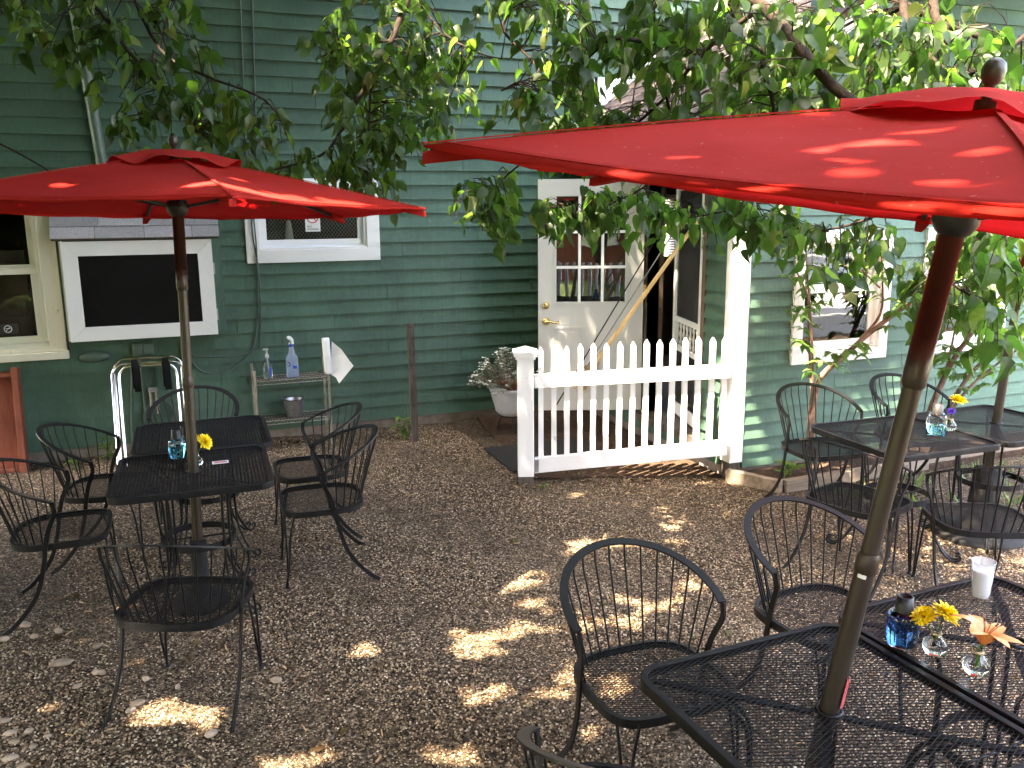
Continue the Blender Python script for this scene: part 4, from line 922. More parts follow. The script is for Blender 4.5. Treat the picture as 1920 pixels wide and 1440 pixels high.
def make_table():
    t = thing('cafe_table', 'x', 'table', (0, 0, 0), 0, 'square black mesh cafe tables', False)
    H_ = .375; rr = .075
    fr_ = MB(); loop_band(fr_, rrect(H_, H_, rr), .012, .028, .706); loop_band(fr_, rrect(H_ - .0005, H_ - .0005, rr), .02, .006, .7205); fr_.build('table_frame', 'black', t, .0015)
    tp_ = mesh_grid(lambda x, y: in_rr(H_ - .012, H_ - .012, rr - .01)(x, y) and x * x + y * y > .031 ** 2, .4, .716, .034, .0138, .0022, .0019)
    # bars that would cross the pole hole are split there
    tp_.build('tabletop_mesh', 'black', t)
    MB().tube(arc((0, 0, .717), .031, 0, 6.283, 20, (1, 0, 0), (0, 1, 0))[:-1], .006, 8, closed=True).build('pole_ring', 'black', t)
    br_ = MB()
    for a in (45, 135, 225, 315):
        c_, s_ = math.cos(R_(a)), math.sin(R_(a)); br_.ribbon([(c_ * .035, s_ * .035, .703), (c_ * (.465), s_ * (.465), .703)], (-s_, c_, 0), .022, .008)
    br_.build('cross_brace', 'black', t)
    hp = MB(); n = 30
    loop_band(hp, [(.185 * math.cos(2 * math.pi * i / n), .185 * math.sin(2 * math.pi * i / n)) for i in range(n)], .006, .034, .36); hp.tube([(0.18, 0, .36), (-.18, 0, .36)], .005, 6); hp.build('hoop', 'black', t)
    for a in (45, 135, 225, 315):
        c_, s_ = math.cos(R_(a)), math.sin(R_(a)); lg = MB()
        for sd in (-.02, .02):
            f = lambda r_, z_: (c_ * r_ - s_ * sd, s_ * r_ + c_ * sd, z_)
            lg.tube(smooth([f(.30, .70), f(.24, .67), f(.197, .60), f(.193, .36), f(.20, .2), f(.25, .08), f(.31, .014), f(.345, .012), f(.362, .03), f(.352, .048), f(.335, .042)], 4), .0068, 7)
        lg.build('leg', 'black', t)
    return t
def make_chair():
    t = thing('barrel_chair', 'x', 'chair', (0, 0, 0), 0, 'black wrought iron barrel chairs', False)
    zs = .43
    def outline(n, hx=.245, hy=.225, e=.46):
        o_ = []
        for i in range(n):
            a = 2 * math.pi * i / n; cx_, sy_ = math.cos(a), math.sin(a); k_ = e if sy_ > 0 else .62
            x = hx * math.copysign(abs(cx_) ** k_, cx_); y = hy * math.copysign(abs(sy_) ** k_, sy_); o_.append((x, y))
        return o_
    ol = outline(44)
    fr_ = MB(); loop_band(fr_, ol, .010, .026, zs - .012); loop_band(fr_, [(x * 1.0, y * 1.0) for x, y in ol], .016, .005, zs + .003); fr_.build('seat_frame', 'black', t)
    def ins(x, y):
        x, y = abs(x) / .236, y / .216; k_ = .46 if y > 0 else .62; return x ** (2 / k_) + abs(y) ** (2 / k_) < 1
    mesh_grid(ins, .27, zs, .030, .0128, .0020, .0018).build('seat_mesh', 'black', t)
    A_ = 100; ca = math.cos(R_(A_))
    def rim(a): a = R_(a); return Vector((.282 * math.sin(a), -.045 - .275 * math.cos(a), .80 - .145 * (1 - math.cos(a)) / (1 - ca)))
    an = np.linspace(-A_, A_, 37); pth = [rim(a) for a in an]; sl3 = Vector((0, -.275, .145 / (1 - ca))).normalized()
    nrm = Vector((1, 0, 0)).cross(sl3); wd = []
    for a in an:
        rad = Vector((math.sin(R_(a)), -math.cos(R_(a)) * abs(sl3.y), -(-math.cos(R_(a))) * 0 + math.cos(R_(a)) * sl3.z)); wd.append(rad.normalized())
    MB().ribbon(pth, wd, .030, .007).build('back_rail', 'black', t)
    for i in range(15):
        a = -88 + 176 * i / 14; p = rim(a); b = R_(a * .93); q = Vector((.222 * math.sin(b) * (1 if abs(math.sin(b)) < .9 else 1), -.035 - .183 * math.cos(b), zs - .005))
        mid = p.lerp(q, .16) + Vector((p.x - q.x, p.y - q.y, 0)) * .10
        MB().tube([p - Vector((0, 0, .003)), mid, p.lerp(q, .4) + Vector((p.x - q.x, p.y - q.y, 0)) * .06, q], .0037, 6).build('spindle', 'black', t)
    for s_ in (1, -1):
        e0 = rim(A_ * s_)
        pts = smooth([e0 + Vector((0, .004, .0)), (e0.x * .985, .012, .60), (s_ * .258, -.02, .52), (s_ * .250, -.045, .43), (s_ * .246, -.065, .32), (s_ * .247, -.11, .18), (s_ * .252, -.2, .06), (s_ * .258, -.27, .006)], 4)
        MB().ribbon(pts, [(0, 1, .3) if i < 6 else (0, 1, .2) for i in range(len(pts))], .021, .0085).build('leg', 'black', t)
        lg = MB()
        for k_ in (0, 1):
            tpx = Vector((s_ * (.222 if k_ else .165), .165 if k_ else .212, zs - .014))
            lg.tube(smooth([tpx, (s_ * (.221 if k_ else .187), .192 if k_ else .213, .30), (s_ * (.220 if k_ else .2035), .206 if k_ else .214, .14), (s_ * .213, .222 + .008 * k_, .006)], 4), .0058, 7)
        lg.lathe([(.014, 0), (.014, .006), (.006, .01)], (s_ * .213, .226, 0), 10); lg.build('leg', 'black', t)
    return t
def place(o, p, ang): o.location = (p[0], p[1], 0); o.rotation_euler = (0, 0, ang)
T0 = make_table()
TABLES = [((-.014, 4.476), -1.7, 'black mesh table under the left umbrella with the blue lamp and the pink card'), ((.05, 5.222), -1, 'bare black mesh table pushed against the back of the left umbrella table'),
          ((1.486, 1.578), 2, 'black mesh table in the right foreground with the umbrella pole through it'), ((2.25, 1.65), 2.5, 'black mesh table at the right edge with the lily and the white cup'),
          ((3.79, 3.62), -2, 'black mesh table by the right wall holding three little bottles'), ((4.53, 3.615), 1, 'black mesh table at the far right pierced by the most distant umbrella pole')]
for i, (p, a, lb) in enumerate(TABLES):
    t = T0 if i == 0 else copy_tree(T0); place(t, p, R_(a)); t['label'] = lb
def by_px(back, front):
    a, b = onz(*back, .43), onz(*front, .43); d = b - a; return (a + b) / 2, math.atan2(d.y, d.x) - math.pi / 2
def by_arms(p, q, hint):
    a, b = onz(*p, .655), onz(*q, .655); d = b - a; f = Vector((-d.y, d.x, 0)); f = f if f.dot(Vector(hint)) > 0 else -f; return (a + b) / 2, math.atan2(f.y, f.x) - math.pi / 2
CH0 = make_chair()
CHAIRS = [((Vector((-.085, 3.555, 0))), R_(67 - 90), 'black barrel chair nearest the camera at the left table, seen from behind'),
          (*by_arms((90, 949), (124, 877), (1, .2, 0)), 'black barrel chair cut off by the left edge of the picture'),
          (*by_arms((161, 872), (223, 814), (1, 0, 0)), 'black barrel chair left of the back left table, next to the chrome stand'),
          (*by_arms((258, 788), (463, 777), (0, -1, 0)), 'black barrel chair behind the back left table, only its round back showing'),
          (*by_arms((585, 828), (613, 897), (-1, 0, 0)), 'black barrel chair on the right side of the left umbrella table'),
          (*by_arms((568, 787), (593, 836), (-1, 0, 0)), 'black barrel chair just in front of the wire shelf, right of the left tables'),
          (*by_arms((1069, 1187), (1367, 1126), (.3, -1, 0)), 'black barrel chair in the centre foreground tucked under the right foreground table'),
          (*by_arms((1440, 1077), (1656, 1020), (.2, -1, 0)), 'black barrel chair behind the foreground umbrella pole, facing the lily table'),
          (onz(1003, 1366, .655) + Vector((.77, -.64, 0)) * .277, R_(50 - 90), 'black barrel chair at the bottom edge with only one arm showing'),
          (*by_arms((1468, 783), (1623, 771), (.3, -1, 0)), 'black barrel chair against the right wall in front of the two thin shrub stems'),
          (*by_px((1560, 953), (1652, 918)), 'black barrel chair at the front of the three-bottle table, seen from behind'),
          (*by_arms((1650, 763), (1790, 748), (.2, -1, 0)), 'black barrel chair against the right wall behind the two right tables'),
          (*by_px((1880, 1003), (1800, 942)), 'black barrel chair at the right edge above the white cup, seen from behind')]
for i, (p, a, lb) in enumerate(CHAIRS):
    t = CH0 if i == 0 else copy_tree(CH0); place(t, p, a); t['label'] = lb

# umbrellas
def make_umbrella(seed):
    r2 = random.Random(seed)
    t = thing('patio_umbrella', 'x', 'umbrella', (0, 0, 0), 0, 'red patio umbrellas', False)
    po = MB(); po.tube([(0, 0, .02), (0, 0, 1.16)], .0255, 16); po.tube([(0, 0, 1.12), (0, 0, 2.25)], .0225, 16); pole = po.build('pole', 'bronze', t)
    jo = MB(); jo.lathe([(.0255, 1.12), (.028, 1.125), (.028, 1.165), (.024, 1.175)], (0, 0, 0), 16); jo.build('pole_joint', 'bronze', pole); jo = MB(); jo.lathe([(.0235, 1.60), (.0285, 1.61), (.0285, 1.72), (.0275, 1.72), (.0275, 1.96), (.024, 1.965)], (0, 0, 0), 16); jo.build('pole_sleeve', 'bronze', pole)
    hb_ = MB(); hb_.lathe([(.026, 1.955), (.038, 1.965), (.05, 1.985), (.052, 2.02), (.04, 2.035), (.026, 2.04)], (0, 0, 0), 18); hb_.build('hub', 'dark', t); hb_ = MB(); hb_.lathe([(.026, 2.18), (.042, 2.185), (.042, 2.215), (.026, 2.22)], (0, 0, 0), 18); hb_.build('top_notch', 'dark', t)
    MB().lathe([(.011, 2.25), (.012, 2.282), (.017, 2.287), (.023, 2.298), (.025, 2.314), (.021, 2.330), (.011, 2.339), (.001, 2.341)], (0, 0, 0), 18).build('finial', 'bronze', t)
    RD, ZE, ZA = 1.2, 1.99, 2.262
    prof = lambda u: ZA - .02 - (ZA - .02 - ZE) * (u ** 1.12)                          # along a rib
    n_ = 6; verts = {}; mb = MB(); NU, NV = 12, 10
    def pt(k_, v, u):                                                            # panel k, across v, outwards u
        a0, a1 = R_(60 * k_), R_(60 * (k_ + 1)); e0 = Vector((math.cos(a0), math.sin(a0), 0)); e1 = Vector((math.cos(a1), math.sin(a1), 0))
        p = (e0 * (1 - v) + e1 * v) * RD * u; sag = math.sin(math.pi * v)
        inward = (e0 + e1).normalized() * (-.05 * u * u * sag); z_ = prof(u) - .035 * sag * u * (1.15 - u) * 1.6
        return p + inward + Vector((0, 0, z_))
    for k_ in range(n_):
        u0 = .13; g_ = [pt(k_, j / NV, u0 + (1 - u0) * i / NU) for i in range(NU + 1) for j in range(NV + 1)]
        hem = [pt(k_, j / NV, 1.0) + Vector((0, 0, -.007 + .003 * math.sin(j * 1.7 + k_))) - (pt(k_, j / NV, 1.0) - pt(k_, j / NV, .95)) * .12 for j in range(NV + 1)]
        fs = [(i * (NV + 1) + j, (i + 1) * (NV + 1) + j, (i + 1) * (NV + 1) + j + 1, i * (NV + 1) + j + 1) for i in range(NU) for j in range(NV)]
        q = len(g_); fs += [(NU * (NV + 1) + j, q + j, q + j + 1, NU * (NV + 1) + j + 1) for j in range(NV)]
        MB().add(g_ + hem, fs, True).build('canopy_panel', 'canvas', t)
    for k_ in range(n_):
        pt_ = [pt(k_, 0, u) + Vector((0, 0, .0035)) for u in np.linspace(.2, 1.0, 9)]; a = R_(60 * k_)
        MB().ribbon(pt_, (-math.sin(a), math.cos(a), 0), .013, .003).build('seam', 'canvas', t)
        hm = [pt(k_, j / 20, .965) + Vector((0, 0, .0022)) for j in range(21)]; MB().ribbon(hm, (math.cos(a + .52), math.sin(a + .52), -.2), .004, .002).build('hem_stitch', 'canvas', t)
    # vent flap with a wavy hem
    vb = MB(); NR, NA = 7, 60
    for i in range(NR + 1):
        for j in range(NA):
            a = 2 * math.pi * j / NA; u = i / NR; hexr = math.cos(R_(30)) / math.cos((a % R_(60)) - R_(30)); r_ = (.02 + .30 * u) * (hexr * .55 + .45)
            wob = (.014 * math.sin(5 * a + seed) + .010 * math.sin(9 * a + 2 * seed) + .008) * u ** 3
            hump = .03 * math.sin(math.pi * min(1, u * 1.1)) * .6
            vb.v.append((r_ * math.cos(a), r_ * math.sin(a), ZA + .001 - .070 * u ** 1.2 + hump + wob))
    for i in range(NR):
        for j in range(NA): vb.f.append((i * NA + j, i * NA + (j + 1) % NA, (i + 1) * NA + (j + 1) % NA, (i + 1) * NA + j)); vb.sm.append(True)
    vb.build('vent_flap', 'canvas', t)
    for k_ in range(n_):
        a = R_(60 * k_); e = Vector((math.cos(a), math.sin(a), 0)); side = (-e.y, e.x, 0)
        rb = MB(); rb.ribbon([e * .035 + Vector((0, 0, 2.19))] + [e * RD * u + Vector((0, 0, prof(u) - .018)) for u in (.35, .6, .85, .985)], side, .011, .016); rib = rb.build('rib', 'dark', t)
        MB().ribbon([e * .045 + Vector((0, 0, 2.005)), e * RD * .47 + Vector((0, 0, prof(.47) - .03))], side, .010, .014).build('strut', 'dark', rib)
        MB().prism([e * 1.08 + Vector(side) * .022 + Vector((0, 0, prof(.9) - .012)), e * 1.08 - Vector(side) * .022 + Vector((0, 0, prof(.9) - .012)), e * 1.197 - Vector(side) * .012 + Vector((0, 0, ZE - .012)), e * 1.197 + Vector(side) * .012 + Vector((0, 0, ZE - .012))], (0, 0, -.026)).build('rib_pocket', 'canvas', t)
    bs_ = MB(); bs_.lathe([(.001, -.04), (.135, -.04), (.14, .012), (.13, .03), (.06, .05), (.045, .085), (.04, .32), (.03, .325)], (0, 0, 0), 28); bs_.build('base', 'mat', t)
    return t
def stand_umbrella(t, hole, top, spin, lb, lift=0):
    d = (Vector(top) - Vector(hole)).normalized(); q = Vector((0, 0, 1)).rotation_difference(d)
    t.rotation_mode = 'QUATERNION'; from mathutils import Quaternion
    t.rotation_quaternion = q @ Quaternion((0, 0, 1), spin); t.location = Vector(hole) - d * (.72 / d.z) + d * lift
    t['label'] = lb
U0 = make_umbrella(1)
SPIN = R_(-21.1)
hL = onz(363, 883, .72); hR = onz(1555, 1330, .72); h3 = onz(1868, 792, .72)
U1 = copy_tree(U0); U2 = copy_tree(U0)
stand_umbrella(U0, hL, hL + Vector((.035, .06, 1.55)), SPIN, 'red umbrella over the left tables, its whole front edge in view', .03)
stand_umbrella(U1, hR, (1.673 + .0, 1.433, 2.277), SPIN + R_(8), 'big red umbrella leaning over the right foreground table', .0)
stand_umbrella(U2, h3, (4.600, 3.585, 1.96), SPIN + R_(20), 'red umbrella farthest right, only its thin leaning pole showing')
for ch_ in U2.children:
    if ch_.name.startswith('base'): ch_.scale = (1.9, 1.9, 1.35)
def pole_pt(px, py, hole, top):
    return None
# sticker and tag on the near pole
dR = (Vector((1.673, 1.433, 2.277)) - hR).normalized()
def on_pole(zq): return hR + dR * ((zq - .72) / dR.z)
toc = Vector((-1.5, -1.5, 0)).normalized(); sdv = toc.cross(dR).normalized()
def wrap(zq, h, a0, a1, m, name, r_=.0262, jag=0):
    c_ = on_pole(zq); n = 8; vs = []
    for i in range(n + 1):
        a = a0 + (a1 - a0) * i / n; off = (toc * math.cos(a) + sdv * math.sin(a)) * r_
        vs += [c_ + off, c_ + off + dR * (h + jag * math.sin(i * 1.9))]
    return MB().add(vs, [(2 * i, 2 * i + 2, 2 * i + 3, 2 * i + 1) for i in range(n)], True).build(name, m)
tag(wrap(1.10, .019, -.2, .62, 'paper', 'pole_sticker', .0263), 'small white sticker on the foreground umbrella pole', 'sticker')
tag(wrap(.742, .085, -1.5, -.85, 'redtag', 'pole_tag', .030, .006), 'torn red tag at the foot of the foreground umbrella pole on the table', 'tag')

# ------------------------------------------------------------------ things on the tables
TZ = .7235
def lamp(p, name, liquid, label, s=1.0, lvl=.06):
    t = thing('oil_lamp', label, 'lamp', p); p = Vector(p)
    MB().lathe([(.0405 * s, 0), (.045 * s, .004), (.0455 * s, .08 * s), (.044 * s, .094 * s), (.036 * s, .103 * s), (.022 * s, .105 * s)], p, 26).build('glass_jar', 'clear', t)
    MB().lathe([(.041 * s, .004), (.0425 * s, .007), (.043 * s, lvl * s)], p, 26).build('oil', liquid, t)
    MB().lathe([(.026 * s, .098 * s), (.0235 * s, .15 * s), (.018 * s, .152 * s), (.017 * s, .14 * s), (.001, .14 * s)], p, 20).build('cap', 'dark', t)
    return t
def vase(p, label, s=1.0, tint='clear', water='clear'):
    t = thing('bud_vase', label, 'vase', p); p = Vector(p)
    MB().lathe([(.018 * s, 0), (.028 * s, .004), (.034 * s, .02 * s), (.031 * s, .036 * s), (.016 * s, .052 * s), (.011 * s, .062 * s), (.011 * s, .074 * s), (.014 * s, .078 * s), (.012 * s, .078 * s), (.0095 * s, .066 * s)], p, 22).build('glass_body', tint, t)
    MB().tube(arc(p + Vector((0, 0, .062 * s)), .0125 * s, 0, 6.283, 16, (1, 0, 0), (0, 1, 0))[:-1], .003 * s, 6, closed=True).build('twine', 'rope', t)
    return t
def mum(c, axis, r_, label, stem_to, m='yellow'):
    t = thing('flower', label, 'flower', stem_to); c = Vector(c); axis = Vector(axis).normalized(); q = Vector((0, 0, 1)).rotation_difference(axis).to_matrix()
    mb = MB()
    for lay, (nn, el, ln) in enumerate(((20, 5, 1.0), (18, 22, .95), (15, 42, .85), (11, 62, .7), (6, 80, .5))):
        for i in range(nn):
            a = 2 * math.pi * (i + .5 * lay + rng.uniform(-.2, .2)) / nn; e_ = R_(el + rng.uniform(-8, 8)); d = Vector((math.cos(a) * math.cos(e_), math.sin(a) * math.cos(e_), math.sin(e_))); s_ = Vector((-math.sin(a), math.cos(a), 0))
            L_ = r_ * ln * rng.uniform(.88, 1.1); w_ = r_ * .13; up_ = s_.cross(d)
            pts_ = [d * L_ * .1, d * L_ * .5 + s_ * w_ + up_ * w_ * .3, d * L_ * .88 + s_ * w_ * .8, d * L_ + up_ * L_ * .06, d * L_ * .88 - s_ * w_ * .8, d * L_ * .5 - s_ * w_ + up_ * w_ * .3, d * L_ * .55 - up_ * w_ * .2]
            mb.add([c + q @ p for p in pts_], [(0, 1, 6), (1, 2, 6), (2, 3, 6), (3, 4, 6), (4, 5, 6), (5, 0, 6)])
    mb.build('petals', m, t); MB().tube(smooth([Vector(stem_to), Vector(stem_to).lerp(c, .6) - axis * r_ * .3, c]), .0025, 6).build('stem', 'grass', t)
    MB().lathe([(.001, -.012), (r_ * .22, -.004), (r_ * .3, .002)], (0, 0, 0), 10, False, Matrix.Translation(c) @ q.to_4x4()).build('calyx', 'grass', t); return t
# left table
lamp(onz(334, 857, TZ), '', 'blue', 'glass oil lamp with blue oil left of the pole on the left table', 1.0, .066)
v = onz(364, 868, TZ) + Vector((.012, -.05, 0)); vase(v, 'small round glass vase in front of the left umbrella pole', .95)
mum(v + Vector((.045, .005, .118)), (.7, -.5, .6), .048, 'yellow chrysanthemum beside the left umbrella pole', v + Vector((0, 0, .03)))
a, b = onz(398, 871, TZ), onz(427, 858, TZ); cd = MB().box((a.x, a.y, TZ), (b.x, a.y + .05, TZ + .002)).build('table_card', 'paper'); tag(cd, 'small white and pink card lying on the left table', 'card')
MB().box((a.x + .012, a.y + .012, TZ + .0021), (b.x - .008, a.y + .038, TZ + .0025)).build('print_block', 'pinkprint', cd)
# three-bottle table
lamp(onz(1754, 814, TZ), '', 'teal', 'glass oil lamp with turquoise oil on the table by the right wall', 1.18, .05)
vase(onz(1690, 808, TZ), 'small empty blue-tinted vase left of the turquoise lamp', 1.12, 'clear')
v = onz(1780, 807, TZ); vase(v, 'small clear vase holding the purple flower right of the turquoise lamp', 1.1)
mum(v + Vector((.035, -.01, .175)), (.1, -.2, 1), .052, 'yellow daisy rising above the turquoise oil lamp', v + Vector((0, 0, .04)))
mum(v + Vector((-.012, -.01, .115)), (-.3, -.4, .8), .026, 'small purple flower beside the yellow daisy', v + Vector((0, 0, .03)), 'purple')
# foreground table
lamp(onz(1690, 1206, TZ), '', 'navy', 'dark blue glass oil lamp beside the foreground umbrella pole', 1.0, .088)
v = onz(1752, 1225, TZ); vase(v, 'clear glass bud vase with the two yellow flowers', 1.05)
mum(v + Vector((-.018, .03, .105)), (-.4, .1, .9), .042, 'yellow chrysanthemum nearer the dark blue lamp', v + Vector((0, 0, .04)))
mum(v + Vector((.028, .0, .118)), (.3, -.35, .9), .045, 'fluffy yellow chrysanthemum next to the orange lily', v + Vector((0, 0, .04)))
v = onz(1829, 1262, TZ); vase(v, 'clear glass bud vase holding the orange lily', 1.08)
ly = thing('lily', 'orange lily with dark speckled throat in a bud vase', 'flower', v); c = v + Vector((.012, 0, .088)); axis = Vector((.22, -.1, .8)).normalized(); q = Vector((0, 0, 1)).rotation_difference(axis).to_matrix()
for i in range(6):
    a = R_(60 * i + 12); vs, fs = [], []; L_, W2 = .100 if i % 2 else .106, (.029 if i % 2 else .022); n = 8
    for j in range(n + 1):
        u = j / n; r_ = .008 + L_ * (.25 * u + .62 * u * u); z_ = L_ * (.95 * u - .55 * u ** 2.6); w_ = W2 * (math.sin(math.pi * min(1, .08 + u * .92)) ** .75)
        for s_ in (-1, 0, 1):
            vs.append(c + q @ Vector((r_ * math.cos(a) - s_ * w_ * math.sin(a), r_ * math.sin(a) + s_ * w_ * math.cos(a), z_ + (.006 * abs(s_) * (1 - u) + .004 * s_ * s_ * math.sin(9 * u + i)))))
    for j in range(n):
        k_ = j * 3; fs += [(k_, k_ + 1, k_ + 4, k_ + 3), (k_ + 1, k_ + 2, k_ + 5, k_ + 4)]
    MB().add(vs, fs, True).build('petal', 'orange', ly)
sk = MB()
for i in range(5):
    a = R_(72 * i + 30); sk.tube(smooth([c, c + q @ Vector((.010 * math.cos(a), .010 * math.sin(a), .04)), c + q @ Vector((.026 * math.cos(a), .026 * math.sin(a), .072))]), .0012, 5); sk.tube([c + q @ Vector((.024 * math.cos(a), .024 * math.sin(a), .067)), c + q @ Vector((.03 * math.cos(a), .03 * math.sin(a), .078))], .003, 5)
sk.build('stamens', 'brown', ly); MB().tube([v + Vector((0, 0, .02)), c], .004, 6).build('stem', 'grass', ly)
v = onz(1838, 1117, TZ); cu_ = thing('plastic_cup', 'clear plastic cup half full of white at the back of the lily table', 'cup', v)
MB().lathe([(.026, 0), (.0275, .003), (.0365, .122), (.038, .124), (.0362, .1245), (.0352, .12), (.0262, .006), (.001, .005)], v, 26, False).build('cup_body', 'plastic', cu_)
MB().lathe([(.0258, .007), (.0328, .092), (.001, .0925)], v, 26).build('candle', 'milk', cu_)

# ------------------------------------------------------------------ loose bits on the gravel
big = []
for (x, y, s_) in ((115, 1245, 30), (47, 1173, 18), (180, 1263, 14), (192, 1263, 12), (55, 1375, 18), (20, 1378, 20), (28, 1395, 18), (62, 1405, 16), (20, 1425, 22), (90, 1385, 12), (245, 1335, 16), (258, 1321, 22), (518, 1277, 17), (396, 1378, 20), (65, 1195, 12), (8, 1200, 14), (273, 1275, 10), (182, 1213, 12), (110, 1185, 12), (8, 1355, 18), (45, 1440, 18), (145, 1290, 12), (333, 1290, 8), (560, 1195, 8)):
    p = onz(x, y); dd = proj(p)[2]; r_ = s_ * dd / 1600 * .62; n = 9; vs = []
    for lay, (k_, z_) in enumerate(((.8, -.002), (1.0, .008), (.7, .016))):
        for i in range(n): a = 2 * math.pi * i / n; rr = r_ * k_ * (1 + .2 * math.sin(a * 2 + x) + rng.uniform(-.1, .1)); vs.append((p.x + rr * math.cos(a), p.y + rr * .8 * math.sin(a), z_ * (1 + rng.uniform(-.1, .1))))
    vs.append((p.x, p.y, .0175)); fs = [(l_ * n + i, l_ * n + (i + 1) % n, (l_ + 1) * n + (i + 1) % n, (l_ + 1) * n + i) for l_ in range(2) for i in range(n)] + [(2 * n + i, 2 * n + (i + 1) % n, 3 * n) for i in range(n)]
    o = MB().add(vs, fs, True).build('stone', 'stone'); tag(o, 'flat tan stone lying loose on the finer gravel', 'stone', 'flat stones on the gravel')
ch = MB()
for i in range(420):
    x, y = rng.uniform(-1.6, 3.6), rng.uniform(1.9, 7.4); a = rng.uniform(0, 6.28); l_ = rng.uniform(.012, .05); w_ = rng.uniform(.003, .008)
    d = Vector((math.cos(a), math.sin(a), rng.uniform(-.1, .1))); s_ = Vector((-d.y, d.x, 0)) * w_ / 2; c = Vector((x, y, .013)); ch.prism([c - d * l_ / 2 - s_, c + d * l_ / 2 - s_, c + d * l_ / 2 + s_, c - d * l_ / 2 + s_], (0, 0, .002))
o = ch.build('wood_chips', 'bristle'); o['kind'] = 'stuff'; tag(o, 'little wood chips and twigs scattered on the gravel', 'wood chips')
gs = []
for i in range(170):
    cx_, cy_ = rng.choice(((4.3, 4.5), (4.9, 4.55), (5.5, 4.5), (4.6, 4.2), (6.1, 4.5), (5.2, 4.0), (5.9, 4.1))); b = Vector((cx_ + rng.gauss(0, .13), cy_ + rng.gauss(0, .09), .005)); q = rng.uniform(0, 6.28); gs.append((rng.randrange(2), orient((math.cos(q) * .7, math.sin(q) * .7, .8), (math.cos(q), math.sin(q), 0), rng.uniform(.05, .12)), np.array(b)))
o = bulk('grass_tufts', BLADE, gs, 'grass'); o['kind'] = 'stuff'; tag(o, 'short grass growing through the gravel along the bed on the right', 'grass')

# ------------------------------------------------------------------ the big linden over the patio
tree = thing('linden_tree', 'big leafy linden tree whose branches hang over the patio and umbrellas', 'tree', (6.0, 1.2, 0))
TB = Vector((6.0, 1.2, 0))
tk = MB(); tk.tube(smooth([TB + Vector((0, 0, -.1)), TB + Vector((-.05, .02, 1.0)), TB + Vector((.05, .05, 2.2)), TB + Vector((0, .1, 3.6)), TB + Vector((-.2, .1, 5.5)), TB + Vector((-.3, .2, 8))], 4), [.34] * 4 + [.29] * 4 + [.27] * 4 + [.25] * 4 + [.17] * 4 + [.07], 14)
tk.build('trunk', 'bark', tree)
def limb(pts, r0, r1, k_=4):
    p = smooth(pts, k_); n = len(p); MB().tube(p, [r0 + (r1 - r0) * i / (n - 1) for i in range(n)], 9).build('branch', 'bark', tree); return p
NODES = []
def br_(pts, r0, r1):                                                        # pts: picture x, y and distance of where the branch hangs
    P_ = limb([at(*q) for q in pts], r0, r1); NODES.extend(P_); return P_
a1 = TB + Vector((-.1, .1, 4.2)); a2 = TB + Vector((0, .1, 3.2))
# limbs out of view that carry what hangs into view
limb([a1, Vector((3.6, 2.2, 5.4)), Vector((1.0, 3.0, 5.9)), Vector((-2.5, 2.6, 6.3)), Vector((-5, 2, 6.6))], .16, .04)
limb([a1, Vector((3.8, 0, 5.6)), Vector((1, -.5, 6.2)), Vector((-2.5, -1, 6.4))], .15, .04)
limb([a2, Vector((4.2, 2.6, 4.4)), Vector((2.4, 4.0, 4.6)), Vector((.2, 4.6, 4.6)), Vector((-1.5, 4.4, 4.4)), at(60, -60, 4.5)], .13, .03)
# in view
br_([(-60, -40, 4.4), (70, -30, 4.4), (170, 5, 4.4), (240, 95, 4.4), (300, 165, 4.4), (350, 222, 4.4), (368, 248, 4.35)], .014, .005)
br_([(230, -50, 4.6), (300, 92, 4.45), (380, 140, 4.4), (480, 178, 4.35), (522, 216, 4.3), (540, 262, 4.3)], .010, .003)
br_([(288, 96, 4.45), (296, 140, 4.4), (318, 196, 4.4), (322, 262, 4.4)], .005, .002)
br_([(-30, 255, 4.2), (40, 290, 4.2), (100, 325, 4.2), (140, 345, 4.2)], .006, .002)
br_([(790, -60, 5.2), (752, 30, 5.1), (735, 75, 5.05), (700, 140, 5.0), (660, 205, 5.0), (636, 250, 4.95), (600, 292, 4.9), (500, 322, 4.9)], .022, .005)
br_([(752, 30, 5.1), (700, 150, 5.0), (692, 230, 4.95), (684, 300, 4.9)], .010, .003)
br_([(735, 75, 5.05), (640, 92, 5.0), (590, 112, 5.0)], .008, .003)
br_([(760, -30, 5.1), (830, 60, 5.0), (900, 100, 4.9), (940, 110, 4.9)], .008, .003)
br_([(930, -40, 4.4), (952, 20, 4.3), (945, 60, 4.3), (1010, 130, 4.2), (960, 160, 3.9), (940, 170, 3.8)], .010, .003)
br_([(1260, -60, 4.0), (1220, 25, 4.0), (1212, 75, 4.0), (1150, 72, 4.0), (1100, 110, 4.1), (1060, 150, 4.2)], .016, .005)
br_([(1360, -40, 3.9), (1440, 20, 3.7), (1500, 90, 3.5), (1560, 160, 3.4), (1600, 190, 3.35), (1640, 222, 3.3)], .028, .019)
MB().lathe([(.019, -.01), (.0185, .010), (.001, .012)], (0, 0, 0), 12, True, Matrix.Translation(at(1640, 222, 3.3)) @ Vector((0, 0, 1)).rotation_difference((at(1640, 222, 3.3) - at(1600, 190, 3.35)).normalized()).to_matrix().to_4x4()).build('sawn_end', 'terra', tree)
br_([(1690, -40, 3.6), (1700, 50, 3.5), (1740, 105, 3.4), (1795, 142, 3.35), (1870, 108, 3.4), (1930, 60, 3.4)], .018, .009)
br_([(1760, -40, 3.5), (1750, 20, 3.4), (1780, 80, 3.35)], .020, .015)
br_([(1700, 10, 3.8), (1780, 50, 3.8), (1860, 75, 3.8), (1960, 100, 3.8)], .016, .010)
